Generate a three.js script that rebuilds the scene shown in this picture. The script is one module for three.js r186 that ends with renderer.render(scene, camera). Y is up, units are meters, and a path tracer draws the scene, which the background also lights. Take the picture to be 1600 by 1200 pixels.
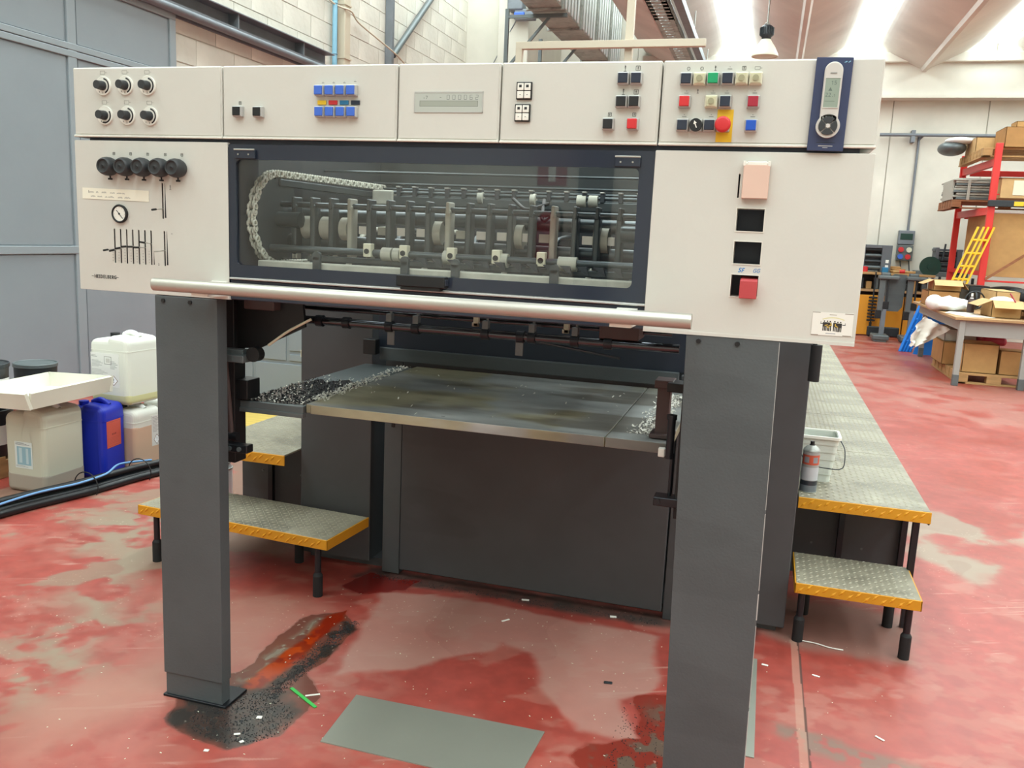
import * as THREE from 'three';
import { RoundedBoxGeometry } from 'three/addons/geometries/RoundedBoxGeometry.js';
import { mergeGeometries } from 'three/addons/utils/BufferGeometryUtils.js';
import { RectAreaLightUniformsLib } from 'three/addons/lights/RectAreaLightUniformsLib.js';
import { FontLoader } from 'three/addons/loaders/FontLoader.js';
import { TextGeometry } from 'three/addons/geometries/TextGeometry.js';

// ---------------------------------------------------------------- camera, light, exposure
const scene = new THREE.Scene();
scene.background = new THREE.Color(0x202326);
const camera = new THREE.PerspectiveCamera(48.18, 4 / 3, 0.05, 80);
camera.position.set(0.870, 1.428, 2.084);
camera.rotation.order = 'YXZ';
camera.rotation.set(-0.171, 0.2814, 0.0454);
scene.add(camera);
const renderer = new THREE.WebGLRenderer();
renderer.toneMapping = THREE.LinearToneMapping;
renderer.toneMappingExposure = 1.0;
renderer.shadowMap.enabled = true;
RectAreaLightUniformsLib.init();
const DAY = new THREE.Color(0.765, 0.93, 0.945), L_MAIN = 12.8, L_SIDE = 7.6, STRIP_Z1 = 6.2;
const STRIP_X = [0.04, 2.05, 4.06, 6.07, 8.08], STRIP_W = 0.48, CEIL = 4.75, SKY_Y = 4.92;
const HALL = { x0: -4.4, x1: 9.1, z0: -14.5, z1: 7.0, edge: -1.65, high: 6.4 };
const zLen = HALL.z1 - HALL.z0, zMid = (HALL.z1 + HALL.z0) / 2;
function skyLight(x, y, w, l, power) {
  const q = new THREE.RectAreaLight(DAY, power, w, l);
  q.position.set(x, y, (HALL.z0 + STRIP_Z1) / 2); q.rotation.x = -Math.PI / 2; q.castShadow = true; q.name = 'skylight_daylight'; scene.add(q);
}
for (const x of STRIP_X) skyLight(x, SKY_Y - 0.03, STRIP_W - 0.02, STRIP_Z1 - HALL.z0 - 0.3, L_MAIN);
skyLight(-3.4, HALL.high - 0.03, 1.28, STRIP_Z1 - HALL.z0 - 0.3, L_SIDE);
skyLight(-1.5, HALL.high - 0.03, 0.58, STRIP_Z1 - HALL.z0 - 0.3, L_SIDE);  // added source, unseen, to brighten the right side of the air duct

// ---------------------------------------------------------------- helpers
let seed = 12345;
const rnd = () => { seed |= 0; seed = seed + 0x6D2B79F5 | 0; let t = Math.imul(seed ^ seed >>> 15, 1 | seed); t = t + Math.imul(t ^ t >>> 7, 61 | t) ^ t; return ((t ^ t >>> 14) >>> 0) / 4294967296; };
const rr = (a, b) => a + (b - a) * rnd();
const PERM = new Uint8Array(65536); for (let i = 0; i < 65536; i++) PERM[i] = rnd() * 256;
const hsh = (x, y) => PERM[((x * 374761 + y * 668265 + (x * y & 255) * 31) & 65535)] / 255;
function vn(x, y, p) {
  let xi = Math.floor(x), yi = Math.floor(y); const fx = x - xi, fy = y - yi;
  let x1 = xi + 1, y1 = yi + 1;
  if (p) { xi = ((xi % p) + p) % p; yi = ((yi % p) + p) % p; x1 = ((x1 % p) + p) % p; y1 = ((y1 % p) + p) % p; }
  const u = fx * fx * (3 - 2 * fx), v = fy * fy * (3 - 2 * fy);
  const a = hsh(xi, yi), b = hsh(x1, yi), c = hsh(xi, y1), d = hsh(x1, y1);
  return a + (b - a) * u + (c - a) * v + (a - b - c + d) * u * v;
}
function fbm(x, y, o, p) { let s = 0, a = 0.5, n = 0; for (let i = 0; i < o; i++) { s += a * vn(x, y, p); n += a; a *= 0.5; x *= 2; y *= 2; if (p) p *= 2; } return s / n; }
const sst = (a, b, x) => { const t = Math.min(1, Math.max(0, (x - a) / (b - a))); return t * t * (3 - 2 * t); };
const mix = (a, b, t) => a + (b - a) * t;

function dataTex(n, fn, metres, srgb = true) {
  const d = new Uint8Array(n * n * 4);
  for (let j = 0; j < n; j++) for (let i = 0; i < n; i++) { const c = fn(i / n, j / n); const k = (j * n + i) * 4; d[k] = c[0] * 255; d[k + 1] = c[1] * 255; d[k + 2] = c[2] * 255; d[k + 3] = 255; }
  const t = new THREE.DataTexture(d, n, n); t.wrapS = t.wrapT = THREE.RepeatWrapping; t.magFilter = THREE.LinearFilter; t.minFilter = THREE.LinearMipmapLinearFilter; t.generateMipmaps = true;
  if (srgb) t.colorSpace = THREE.SRGBColorSpace;
  if (metres) t.repeat.set(1 / metres, 1 / metres);
  t.needsUpdate = true; return t;
}
const g3 = v => [v, v, v];
// mottled paint, concrete, worn steel, wood, card
const T = {
  paint: dataTex(512, (u, v) => g3(0.965 + 0.035 * fbm(u * 5, v * 5, 5, 5)), 0.9),
  dark: dataTex(512, (u, v) => { const n = fbm(u * 8, v * 8, 5, 8), s = sst(0.62, 0.72, fbm(u * 3 + 7, v * 9, 4, 3)); return g3(0.88 + 0.12 * n - 0.04 * s); }, 1.1),
  concrete: dataTex(512, (u, v) => { const n = fbm(u * 5, v * 5, 6, 5); return [0.86 + 0.14 * n, 0.86 + 0.14 * n, 0.85 + 0.14 * n]; }, 2.6),
  steel: dataTex(512, (u, v) => { const n = fbm(u * 7, v * 7, 5, 7), m = fbm(u * 30 + 4, v * 30, 3, 30), s = sst(0.5, 0.66, fbm(u * 4 + 9, v * 4 + 2, 4, 4)); const q = 0.78 + 0.22 * n + 0.14 * (m - 0.5) - 0.13 * s; return [q, q * 0.98, q * 0.93]; }, 0.8),
  pile: dataTex(1024, (u, v) => { const n = fbm(u * 5, v * 12, 5, 5), r = sst(0.5, 0.68, fbm(u * 4 + 5, v * 4 + 1, 4, 4)), k = sst(0.55, 0.7, fbm(u * 3 + 2, v * 9 + 8, 4, 3)); const q = 0.52 + 0.5 * n; return [q * (1 - 0.22 * k) * (1 + 0.0 * r), q * (1 - 0.25 * k) * (1 - 0.05 * r), q * (1 - 0.28 * k) * (1 - 0.2 * r)]; }, 1.3),
  wood: dataTex(512, (u, v) => { const n = fbm(u * 3, v * 40, 4, 3), k = fbm(u * 9, v * 9, 3, 9); const q = 0.78 + 0.22 * n - 0.06 * k; return [q, q * 0.98, q * 0.94]; }, 0.8),
  card: dataTex(256, (u, v) => { const q = 0.9 + 0.1 * fbm(u * 8, v * 8, 4, 8); return [q, q * 0.99, q * 0.97]; }, 0.6),
  grain: dataTex(256, (u, v) => g3(fbm(u * 64, v * 64, 2, 64)), 0.25, false),
  lump: dataTex(256, (u, v) => g3(fbm(u * 10, v * 10, 5, 10)), 0.5, false),
};
const M = {};
function mat(name, hex, rough = 0.6, metal = 0, o = {}) { const m = new THREE.MeshStandardMaterial({ color: hex, roughness: rough, metalness: metal, ...o }); m.name = name; M[name] = m; return m; }
mat('cream', 0xd0cdc4, 0.5, 0, { map: T.paint, bumpMap: T.grain, bumpScale: 0.00008 });
mat('creamEdge', 0xdedacf, 0.45);
mat('greyPaint', 0x525759, 0.5, 0, { map: T.dark, bumpMap: T.grain, bumpScale: 0.0003 });
mat('bodyPaint', 0x4a4c4e, 0.55, 0, { map: T.dark });
mat('slate', 0x2b313d, 0.12);
mat('navy', 0x1f2836, 0.5);
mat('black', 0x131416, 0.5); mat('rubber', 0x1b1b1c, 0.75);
mat('knob', 0x303234, 0.5); mat('white', 0xe9e6dc, 0.5); mat('ivory', 0xd8d5bd, 0.45);
mat('bezel', 0xb7b6b2, 0.35, 0.2); mat('blueKey', 0x3d68c8, 0.45); mat('blue', 0x1250b8, 0.45); mat('red', 0xcc2a2e, 0.42); mat('dullRed', 0xbf4a4e, 0.5); mat('darkRed', 0xa31f35, 0.45);
mat('green', 0x0a9a63, 0.45); mat('capNavy', 0x222a3a, 0.45); mat('yellow', 0xe6b820, 0.5); mat('teal', 0x1f6f99, 0.45); mat('lampCap', 0xc9c6a6, 0.35); mat('lampDot', 0x9d9a7c, 0.35);
mat('lcd', 0x9ba398, 0.3); mat('ink', 0x2b2b2c, 0.7); mat('paleInk', 0x8f8d86, 0.7); mat('blueInk', 0x1f76b8, 0.6);
mat('steel', 0xb9b7b0, 0.32, 0.75); mat('tube', 0xbcb8ae, 0.36, 0.55, { map: T.paint }); mat('darkSteel', 0x34363a, 0.35, 0.7); mat('shaft', 0x55565a, 0.18, 0.9);
mat('castGrey', 0x6a7172, 0.45, 0.3, { map: T.dark }); mat('dustWhite', 0xc9ccc6, 0.75, 0, { map: T.steel }); mat('inner', 0x2f3536, 0.5, 0.1, { map: T.dark }); mat('innerDark', 0x2a2f33, 0.6); mat('brownBox', 0x4b3a38, 0.6);
mat('pile', 0xc8cac6, 0.45, 0.1, { map: T.pile }); mat('tread', 0xa5a194, 0.5, 0.12, { map: T.steel }); mat('yellowEdge', 0xe2a020, 0.5, 0, { map: T.card }); mat('pink', 0xdab9a8, 0.4);
mat('blockWall', 0xe9e4da, 0.85, 0, { map: T.concrete, bumpMap: T.lump, bumpScale: 0.004 }); mat('mortar', 0xdcd7cd, 0.9, 0, { map: T.concrete }); mat('wallWhite', 0xe6e1d6, 0.85, 0, { map: T.concrete });
mat('concrete', 0xe9e5df, 0.9, 0, { map: T.concrete }); mat('door', 0x8c949a, 0.5, 0, { map: T.paint }); mat('doorTrim', 0x8f979c, 0.5); mat('beamGrey', 0x7f858c, 0.5, 0.2, { map: T.dark }); mat('galv', 0xb4b9bb, 0.4, 0.4, { map: T.steel }); mat('galvLight', 0xdcdfdf, 0.35, 0.3);
mat('pipeBlue', 0x86b7cf, 0.5); mat('pipeBeige', 0xc9bda8, 0.5); mat('cardboard', 0xc49a63, 0.8, 0, { map: T.card }); mat('cardboard2', 0xb88a55, 0.8, 0, { map: T.card }); mat('cardboard3', 0xd0ab78, 0.8, 0, { map: T.card }); mat('pallet', 0xcfa672, 0.8, 0, { map: T.wood }); mat('palletRed', 0xa9714f, 0.8, 0, { map: T.wood });
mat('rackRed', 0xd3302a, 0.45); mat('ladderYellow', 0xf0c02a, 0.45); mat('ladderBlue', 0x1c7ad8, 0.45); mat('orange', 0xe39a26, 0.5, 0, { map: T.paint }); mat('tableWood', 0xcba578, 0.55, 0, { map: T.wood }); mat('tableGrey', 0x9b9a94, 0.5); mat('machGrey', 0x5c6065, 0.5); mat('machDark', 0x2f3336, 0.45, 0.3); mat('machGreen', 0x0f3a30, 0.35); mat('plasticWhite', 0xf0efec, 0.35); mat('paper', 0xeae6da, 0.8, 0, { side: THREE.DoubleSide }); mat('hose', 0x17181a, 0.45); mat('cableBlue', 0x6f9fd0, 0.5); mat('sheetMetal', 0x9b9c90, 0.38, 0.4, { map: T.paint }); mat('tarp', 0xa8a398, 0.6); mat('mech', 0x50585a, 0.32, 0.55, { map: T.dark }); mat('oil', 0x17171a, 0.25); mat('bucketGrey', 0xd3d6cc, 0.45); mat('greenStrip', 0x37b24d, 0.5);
const hdpe = (name, hex, tr) => { const m = new THREE.MeshPhysicalMaterial({ color: hex, roughness: 0.5, transmission: tr, thickness: 0, ior: 1.2 }); m.name = name; M[name] = m; return m; };
hdpe('hdpeWhite', 0xf6f6ec, 0.3); hdpe('hdpeDirty', 0xdbd8c3, 0.25); hdpe('hdpeBright', 0xf4f5f0, 0.15);
mat('blueCan', 0x1b2fb0, 0.4); mat('liqBrown', 0xa59a8c, 0.5); mat('liqYellow', 0xcfcb96, 0.5); mat('liqOrange', 0xd0ac92, 0.5); mat('liqTeal', 0xb9cfd0, 0.5);
M.glass = new THREE.MeshPhysicalMaterial({ color: 0xffffff, roughness: 0.015, transmission: 1, thickness: 0, ior: 1.5 }); M.glass.name = 'glass';
M.skylight = new THREE.MeshStandardMaterial({ color: 0xf4f4f0, roughness: 0.6, emissive: 0xffffff, emissiveIntensity: 1.15 }); M.skylight.name = 'skylight';

function boxUV(g) {
  const p = g.attributes.position, n = g.attributes.normal, uv = new Float32Array(p.count * 2);
  for (let i = 0; i < p.count; i++) {
    const x = p.getX(i), y = p.getY(i), z = p.getZ(i), a = Math.abs(n.getX(i)), b = Math.abs(n.getY(i)), c = Math.abs(n.getZ(i));
    let u, v; if (b >= a && b >= c) { u = x; v = z; } else if (a >= c) { u = z; v = y; } else { u = x; v = y; }
    uv[i * 2] = u; uv[i * 2 + 1] = v;
  }
  g.setAttribute('uv', new THREE.BufferAttribute(uv, 2)); return g;
}
function clean(g) { let q = g.index ? g.toNonIndexed() : g; for (const k of Object.keys(q.attributes)) if (!['position', 'normal'].includes(k)) q.deleteAttribute(k); return boxUV(q); }
const merge = l => mergeGeometries([l].flat(9).map(clean));
const tf = (g, x = 0, y = 0, z = 0, rx = 0, ry = 0, rz = 0) => { g.applyMatrix4(new THREE.Matrix4().compose(new THREE.Vector3(x, y, z), new THREE.Quaternion().setFromEuler(new THREE.Euler(rx, ry, rz)), new THREE.Vector3(1, 1, 1))); return g; };
const bx = (x0, x1, y0, y1, z0, z1) => tf(new THREE.BoxGeometry(Math.abs(x1 - x0), Math.abs(y1 - y0), Math.abs(z1 - z0)), (x0 + x1) / 2, (y0 + y1) / 2, (z0 + z1) / 2);
const rb = (x0, x1, y0, y1, z0, z1, r = 0.004, s = 2) => tf(new RoundedBoxGeometry(Math.abs(x1 - x0), Math.abs(y1 - y0), Math.abs(z1 - z0), s, Math.min(r, Math.abs(x1 - x0) / 2.01, Math.abs(y1 - y0) / 2.01, Math.abs(z1 - z0) / 2.01)), (x0 + x1) / 2, (y0 + y1) / 2, (z0 + z1) / 2);
const AX = { x: [0, 0, -Math.PI / 2], y: [0, 0, 0], z: [Math.PI / 2, 0, 0] };
const cy = (r, h, ax, x, y, z, s = 20, r2 = r) => tf(tf(new THREE.CylinderGeometry(r2, r, h, s), 0, 0, 0, ...AX[ax]), x, y, z);
const tor = (R, r, ax, x, y, z, arc = 6.2832, rot = 0, s = 24) => { const g = new THREE.TorusGeometry(R, r, 6, s, arc); g.rotateZ(rot); if (ax === 'y') g.rotateX(Math.PI / 2); if (ax === 'x') g.rotateY(Math.PI / 2); return tf(g, x, y, z); };
const V = a => new THREE.Vector3(...a);
const tube = (pts, r, s = 8, n = 0) => new THREE.TubeGeometry(pts.length > 2 ? new THREE.CatmullRomCurve3(pts.map(V), false, 'catmullrom', 0.4) : new THREE.LineCurve3(V(pts[0]), V(pts[1])), n || Math.max(1, (pts.length - 1) * 6), r, s, false);
const bar = (a, b, r, s = 8) => { const A = V(a), Bv = V(b), d = Bv.clone().sub(A); const g = new THREE.CylinderGeometry(r, r, d.length(), s); g.applyQuaternion(new THREE.Quaternion().setFromUnitVectors(new THREE.Vector3(0, 1, 0), d.normalize())); return tf(g, (a[0] + b[0]) / 2, (a[1] + b[1]) / 2, (a[2] + b[2]) / 2); };
const beam = (a, b, w, h) => { const A = V(a), Bv = V(b), d = Bv.clone().sub(A), l = d.length(); const g = new THREE.BoxGeometry(w, h, l); const m = new THREE.Matrix4().lookAt(new THREE.Vector3(), d, Math.abs(d.y) / l > 0.98 ? new THREE.Vector3(0, 0, 1) : new THREE.Vector3(0, 1, 0)); g.applyMatrix4(m); return tf(g, (a[0] + b[0]) / 2, (a[1] + b[1]) / 2, (a[2] + b[2]) / 2); };
const lathe = (pts, s = 24) => new THREE.LatheGeometry(pts.map(p => new THREE.Vector2(...p)), s);
const poly = pts => { const s = new THREE.Shape(); pts.forEach((p, i) => i ? s.lineTo(...p) : s.moveTo(...p)); s.closePath(); return s; };
const rrect = (x0, x1, y0, y1, r, P = THREE.Shape) => { const s = new P(); s.moveTo(x0 + r, y0); s.lineTo(x1 - r, y0); s.absarc(x1 - r, y0 + r, r, -Math.PI / 2, 0); s.lineTo(x1, y1 - r); s.absarc(x1 - r, y1 - r, r, 0, Math.PI / 2); s.lineTo(x0 + r, y1); s.absarc(x0 + r, y1 - r, r, Math.PI / 2, Math.PI); s.lineTo(x0, y0 + r); s.absarc(x0 + r, y0 + r, r, Math.PI, Math.PI * 1.5); return s; };
const ext = (s, d, z = 0, bev = 0, seg = 2) => { const g = new THREE.ExtrudeGeometry(s, { depth: Math.max(1e-4, d - 2 * bev), bevelEnabled: bev > 0, bevelSize: bev, bevelThickness: bev, bevelOffset: -bev, bevelSegments: seg, curveSegments: 10 }); g.translate(0, 0, z + bev); return g; };

const taken = {};
const numbered = n => { taken[n] = (taken[n] ?? -1) + 1; return taken[n] ? `${n}_${String(taken[n]).padStart(3, '0')}` : n; };
const shade = o => { o.castShadow = true; o.receiveShadow = true; return o; };
function mesh(name, g, m) { const o = new THREE.Mesh(Array.isArray(g) ? merge(g) : clean(g), m); o.name = name; return shade(o); }
function part(p, name, g, m, label) { const o = mesh(name, g, m); if (label) o.userData.label = label; p.add(o); return o; }
function tag(o, label, category, group, kind) { o.userData.label = label; o.userData.category = category; if (group) o.userData.group = group; if (kind) o.userData.kind = kind; return o; }
function thing(name, label, category, pos = [0, 0, 0], ry = 0, group, kind) { const o = new THREE.Group(); o.name = numbered(name); o.position.set(...pos); o.rotation.y = ry; scene.add(o); return tag(o, label, category, group, kind); }
function solo(name, g, m, label, category, group, kind) { const o = mesh(numbered(name), g, m); scene.add(o); return tag(o, label, category, group, kind); }
function inst(p, name, g, m, mats, kind = 'stuff') { const o = new THREE.InstancedMesh(clean(g), m, mats.length); mats.forEach((q, i) => o.setMatrixAt(i, q)); o.name = name; shade(o); if (kind) o.userData.kind = kind; p.add(o); return o; }
const TM = (x, y, z, rx, ry, rz, s = 1, sy = s, sz = s) => new THREE.Matrix4().compose(new THREE.Vector3(x, y, z), new THREE.Quaternion().setFromEuler(new THREE.Euler(rx, ry, rz)), new THREE.Vector3(s, sy, sz));
function canvasMat(w, h, draw, rough = 0.6) {
  const c = document.createElement('canvas'); c.width = w; c.height = h; const k = c.getContext('2d'); draw(k, w, h);
  const t = new THREE.CanvasTexture(c); t.colorSpace = THREE.SRGBColorSpace; return new THREE.MeshStandardMaterial({ map: t, roughness: rough });
}
function printed(p, name, x0, x1, y0, y1, z, m, th = 0.001) { // a thin printed card in the xy plane, print on its +z face
  const g = new THREE.BoxGeometry(x1 - x0, y1 - y0, th); const o = new THREE.Mesh(g, m); o.name = name; o.position.set((x0 + x1) / 2, (y0 + y1) / 2, z); shade(o); p.add(o); return o;
}
const fonts = new FontLoader();
const fBold = await fonts.loadAsync('fonts/droid/droid_sans_bold.typeface.json');
const fReg = await fonts.loadAsync('fonts/droid/droid_sans_regular.typeface.json');
function text(str, font, size, x, y, z, sx = 1, slant = 0) { const g = new TextGeometry(str, { font, size, depth: 0.0006, curveSegments: 4, bevelEnabled: false }); g.applyMatrix4(new THREE.Matrix4().set(sx, slant, 0, 0, 0, 1, 0, 0, 0, 0, 1, 0, 0, 0, 0, 1)); return tf(g, x, y, z); }
// ---------------------------------------------------------------- floor
const FX0 = -3.7, FZ0 = -4.7, FL = 7.4; // finely textured part of the floor
const PG = (pts, soft = 0.03, warp = 0.03, fr = 9) => { const xs = pts.map(p => p[0]), zs = pts.map(p => p[1]), m = soft + warp * 2; return { pts, soft, warp, fr, x0: Math.min(...xs) - m, x1: Math.max(...xs) + m, z0: Math.min(...zs) - m, z1: Math.max(...zs) + m }; };
function inPG(P, x, z) {
  if (x < P.x0 || x > P.x1 || z < P.z0 || z > P.z1) return 0;
  x += (fbm(x * P.fr, z * P.fr, 4) - 0.5) * 2 * P.warp; z += (fbm(x * P.fr + 31, z * P.fr + 17, 4) - 0.5) * 2 * P.warp;
  let ins = false, d = 1e9; const p = P.pts;
  for (let i = 0, j = p.length - 1; i < p.length; j = i++) {
    const ax = p[j][0], az = p[j][1], ex = p[i][0] - ax, ez = p[i][1] - az, wx = x - ax, wz = z - az;
    const t = Math.min(1, Math.max(0, (wx * ex + wz * ez) / (ex * ex + ez * ez))), qx = wx - ex * t, qz = wz - ez * t;
    d = Math.min(d, qx * qx + qz * qz);
    if ((p[i][1] > z) !== (az > z) && x < ex * (z - az) / (p[i][1] - az) + ax) ins = !ins;
  }
  d = Math.sqrt(d); return sst(-P.soft, P.soft, ins ? d : -d);
}
const puddle = PG([[-0.73, 0.05], [-0.70, 0.15], [-0.546, 0.225], [-0.45, 0.22], [-0.342, 0.135], [-0.325, -0.03], [-0.36, -0.13], [-0.40, -0.19], [-0.44, -0.24], [-0.445, -0.5], [-0.47, -0.59], [-0.55, -0.67], [-0.64, -0.62], [-0.66, -0.4], [-0.65, -0.16], [-0.72, -0.03]], 0.006, 0.03);
const sludge = PG([[-0.71, 0.05], [-0.68, 0.15], [-0.55, 0.215], [-0.45, 0.21], [-0.36, 0.12], [-0.36, -0.02], [-0.44, -0.10], [-0.56, -0.08], [-0.70, -0.02]], 0.03, 0.05, 14);
const orange = PG([[-0.585, -0.08], [-0.575, -0.33], [-0.588, -0.62], [-0.548, -0.70], [-0.523, -0.61], [-0.515, -0.31], [-0.53, -0.09]], 0.012, 0.02, 16);
const darkRun = PG([[-0.525, -0.07], [-0.50, -0.32], [-0.50, -0.6], [-0.45, -0.58], [-0.44, -0.35], [-0.47, -0.1]], 0.02, 0.03, 20);
const greyRun = PG([[-0.63, -0.1], [-0.62, -0.4], [-0.61, -0.62], [-0.585, -0.6], [-0.59, -0.1]], 0.02, 0.02, 18);
const paleL = PG([[-1.28, -0.62], [-0.72, -0.75], [-0.62, -0.64], [-0.66, -0.1], [-0.80, 0.30], [-0.95, 0.45], [-1.05, 0.15], [-0.95, -0.2]], 0.12, 0.12, 4);
const paleC = PG([[-0.50, -0.92], [0.0, -0.95], [0.60, -0.93], [0.64, -0.55], [0.56, -0.40], [0.63, -0.22], [0.45, -0.20], [0.30, -0.40], [0.22, -0.62], [0.08, -0.66], [-0.04, -0.50], [-0.14, -0.36], [-0.36, -0.26], [-0.42, -0.5]], 0.02, 0.05, 5);
const wetBack = PG([[-0.62, -1.06], [-0.40, -1.05], [-0.42, -0.94], [-0.56, -0.84], [-0.66, -0.9]], 0.015, 0.03, 10);
const wetR = PG([[0.70, -0.53], [0.58, -0.46], [0.61, -0.36], [0.645, -0.25], [0.50, -0.17], [0.47, -0.07], [0.60, 0.08], [0.74, 0.1], [0.76, -0.3]], 0.008, 0.03, 11);
const sludgeR = PG([[0.66, -0.47], [0.63, -0.40], [0.66, -0.33], [0.63, -0.22], [0.52, -0.15], [0.56, -0.02], [0.72, 0.02], [0.74, -0.3]], 0.03, 0.04, 15);
const greyBand = PG([[-1.95, -1.45], [-1.55, -1.05], [-1.32, -0.6], [-1.16, -0.1], [-1.05, 0.25], [-1.28, 0.3], [-1.42, -0.15], [-1.7, -0.7], [-2.3, -1.1]], 0.15, 0.22, 3.5);
const greyFar = PG([[1.55, -3.4], [2.0, -3.0], [2.5, -2.75], [2.5, -2.3], [2.1, -2.25], [1.9, -1.95], [1.7, -2.3], [1.60, -2.6]], 0.06, 0.14, 4);
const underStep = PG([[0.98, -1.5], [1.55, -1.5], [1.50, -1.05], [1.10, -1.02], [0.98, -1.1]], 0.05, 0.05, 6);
const streakR = PG([[1.0, -0.46], [1.2, -0.45], [1.5, -0.34], [1.9, -0.25], [1.9, -0.18], [1.4, -0.28], [1.05, -0.36]], 0.03, 0.04, 8);
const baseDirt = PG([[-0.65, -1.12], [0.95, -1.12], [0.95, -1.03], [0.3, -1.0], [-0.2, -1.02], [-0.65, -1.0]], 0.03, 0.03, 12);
const aisle = PG([[1.6, -14], [3.4, -14], [4.6, -6], [4.6, -5.4], [2.2, -6.3], [1.6, -5.6]], 0.4, 0.6, 1.2);
function floorAt(x, z) { // sRGB colour + roughness of the painted, worn and stained floor
  const big = fbm(x * 0.9 + 5, z * 0.9, 4), mid = fbm(x * 3.2 + 2, z * 3.2 + 8, 5), fine = fbm(x * 26, z * 26, 3), dot = vn(x * 140, z * 140);
  let r = 0.64 + 0.07 * (mid - 0.5), g = 0.275 + 0.08 * (mid - 0.5), b = 0.235 + 0.09 * (mid - 0.5), ro = 0.42 + 0.2 * (mid - 0.5);
  const rag = fbm(x * 13 + z * 5 + 7, z * 17 - x * 4, 5), k = 0.96 + 0.16 * (fine - 0.5) + 0.06 * (rag - 0.5); r *= k; g *= k; b *= k;
  const lay = (m, R, G, Bb, Ro) => { if (m <= 0) return; r = mix(r, R, m); g = mix(g, G, m); b = mix(b, Bb, m); if (Ro) ro = mix(ro, Ro, m); };
  const dust = sst(0.44, 0.66, fbm(x * 1.7 + 11, z * 1.7 + 3, 5)) * mix(0.3, 1, sst(-6, -2, z)); lay(dust * (0.12 + 0.38 * sst(0.4, 0.62, rag)), 0.66, 0.44, 0.39, 0.55);          // thin grey-pink dust film
  const scuff = sst(0.60, 0.70, fbm(x * 7 + z * 3, z * 9 + 40, 5)); lay(scuff * 0.4 * mix(0.3, 1, sst(-6, -2, z)), 0.68, 0.50, 0.44, 0.55); const scr = sst(0.72, 0.80, fbm(x * 5 + 60, z * 42 + x * 20, 3)) * sst(0.45, 0.6, mid); lay(scr * 0.5, 0.74, 0.60, 0.54, 0.6);
  const left = sst(-0.75, -1.3, x) * sst(-3.5, -2.2, z) * sst(1.6, 0.2, z); lay(left * sst(0.47, 0.58, fbm(x * 4 + z * 2.2 + 3, z * 2.6 + 20, 6) + 0.22 * (rag - 0.5)) * 0.8, 0.55, 0.465, 0.39, 0.65);
  lay(inPG(greyBand, x, z) * sst(0.40, 0.54, fbm(x * 6 + 9, z * 6, 5) + 0.25 * (rag - 0.5)) * 0.9, 0.57, 0.51, 0.43, 0.7);
  lay(inPG(greyFar, x, z) * sst(0.36, 0.5, mid) * 0.9, 0.60, 0.55, 0.48, 0.65); lay(inPG(aisle, x, z) * sst(0.30, 0.62, mid) * 0.5, 0.60, 0.47, 0.41, 0.6);
  lay(sst(1.2, 3.0, z) * (0.55 + 0.4 * sst(0.35, 0.6, rag)), 0.62, 0.55, 0.49, 0.65); lay(sst(4.5, 6.5, x) * 0.8, 0.62, 0.55, 0.49, 0.65);  // floor out of view greyed so its bounce light is less red
  lay(inPG(paleL, x, z) * (0.55 + 0.35 * mid), 0.66, 0.465, 0.40, 0.6);
  lay(inPG(paleC, x, z) * (0.62 + 0.3 * mid), 0.68, 0.525, 0.475, 0.6);
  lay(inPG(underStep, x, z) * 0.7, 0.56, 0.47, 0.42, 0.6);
  lay(inPG(streakR, x, z) * sst(0.35, 0.55, fine) * 0.8, 0.46, 0.40, 0.35, 0.6);
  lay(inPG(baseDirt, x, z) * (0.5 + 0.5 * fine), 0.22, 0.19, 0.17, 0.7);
  const wl = inPG(wetBack, x, z); if (wl > 0) { lay(wl, 0.46, 0.13, 0.11, 0.15); }
  const w1 = inPG(puddle, x, z); if (w1 > 0) { lay(w1 * 0.94, 0.42, 0.25, 0.21, 0.16); lay(inPG(sludge, x, z) * (0.75 + 0.25 * sst(0.4, 0.6, fine)), 0.20, 0.18, 0.165, 0.3); if (dot > 0.9) lay(w1 * sst(0.9, 0.97, dot) * sst(0.5, 0.6, fine) * 0.8, 0.62, 0.58, 0.52, 0.5); }
  lay(inPG(greyRun, x, z) * sst(0.4, 0.55, fine), 0.48, 0.44, 0.38, 0.3); lay(inPG(darkRun, x, z) * sst(0.35, 0.5, fine), 0.17, 0.13, 0.11, 0.3); lay(inPG(orange, x, z), 0.50, 0.13, 0.06, 0.12); lay(inPG(orange, x + 0.006, z - 0.05) * sst(-0.02, -0.15, z) * sst(-0.62, -0.35, z) * sst(0.4, 0.55, fine), 0.66, 0.22, 0.05, 0.12);
  const w2 = inPG(wetR, x, z); if (w2 > 0) { lay(w2 * 0.9, 0.50, 0.18, 0.14, 0.16); lay(inPG(sludgeR, x, z) * sst(0.42, 0.56, fine) * 0.9, 0.38, 0.34, 0.29, 0.35); }
  if (dot > 0.94) { const s = sst(0.94, 0.985, dot) * sst(0.47, 0.62, fbm(x * 3 + 50, z * 3, 3)); lay(s * 0.75, 0.86, 0.76, 0.68, 0.7); }  // paper flecks
  const jw = Math.abs(x - (1.098 + 0.012 * z + 0.004 * (fine - 0.5))); if (z > -1.08 && z < 2.5) { if (jw < 0.014) lay(0.55, 0.70, 0.56, 0.48, 0.7); if (Math.abs(x - (1.112 + 0.012 * z + 0.003 * (fine - 0.5))) < 0.003) lay(0.8, 0.28, 0.18, 0.15, 0.8); }
  if (big > 0.62) { r *= 0.97; g *= 0.95; b *= 0.95; }
  return [r, g, b, ro];
}
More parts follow.
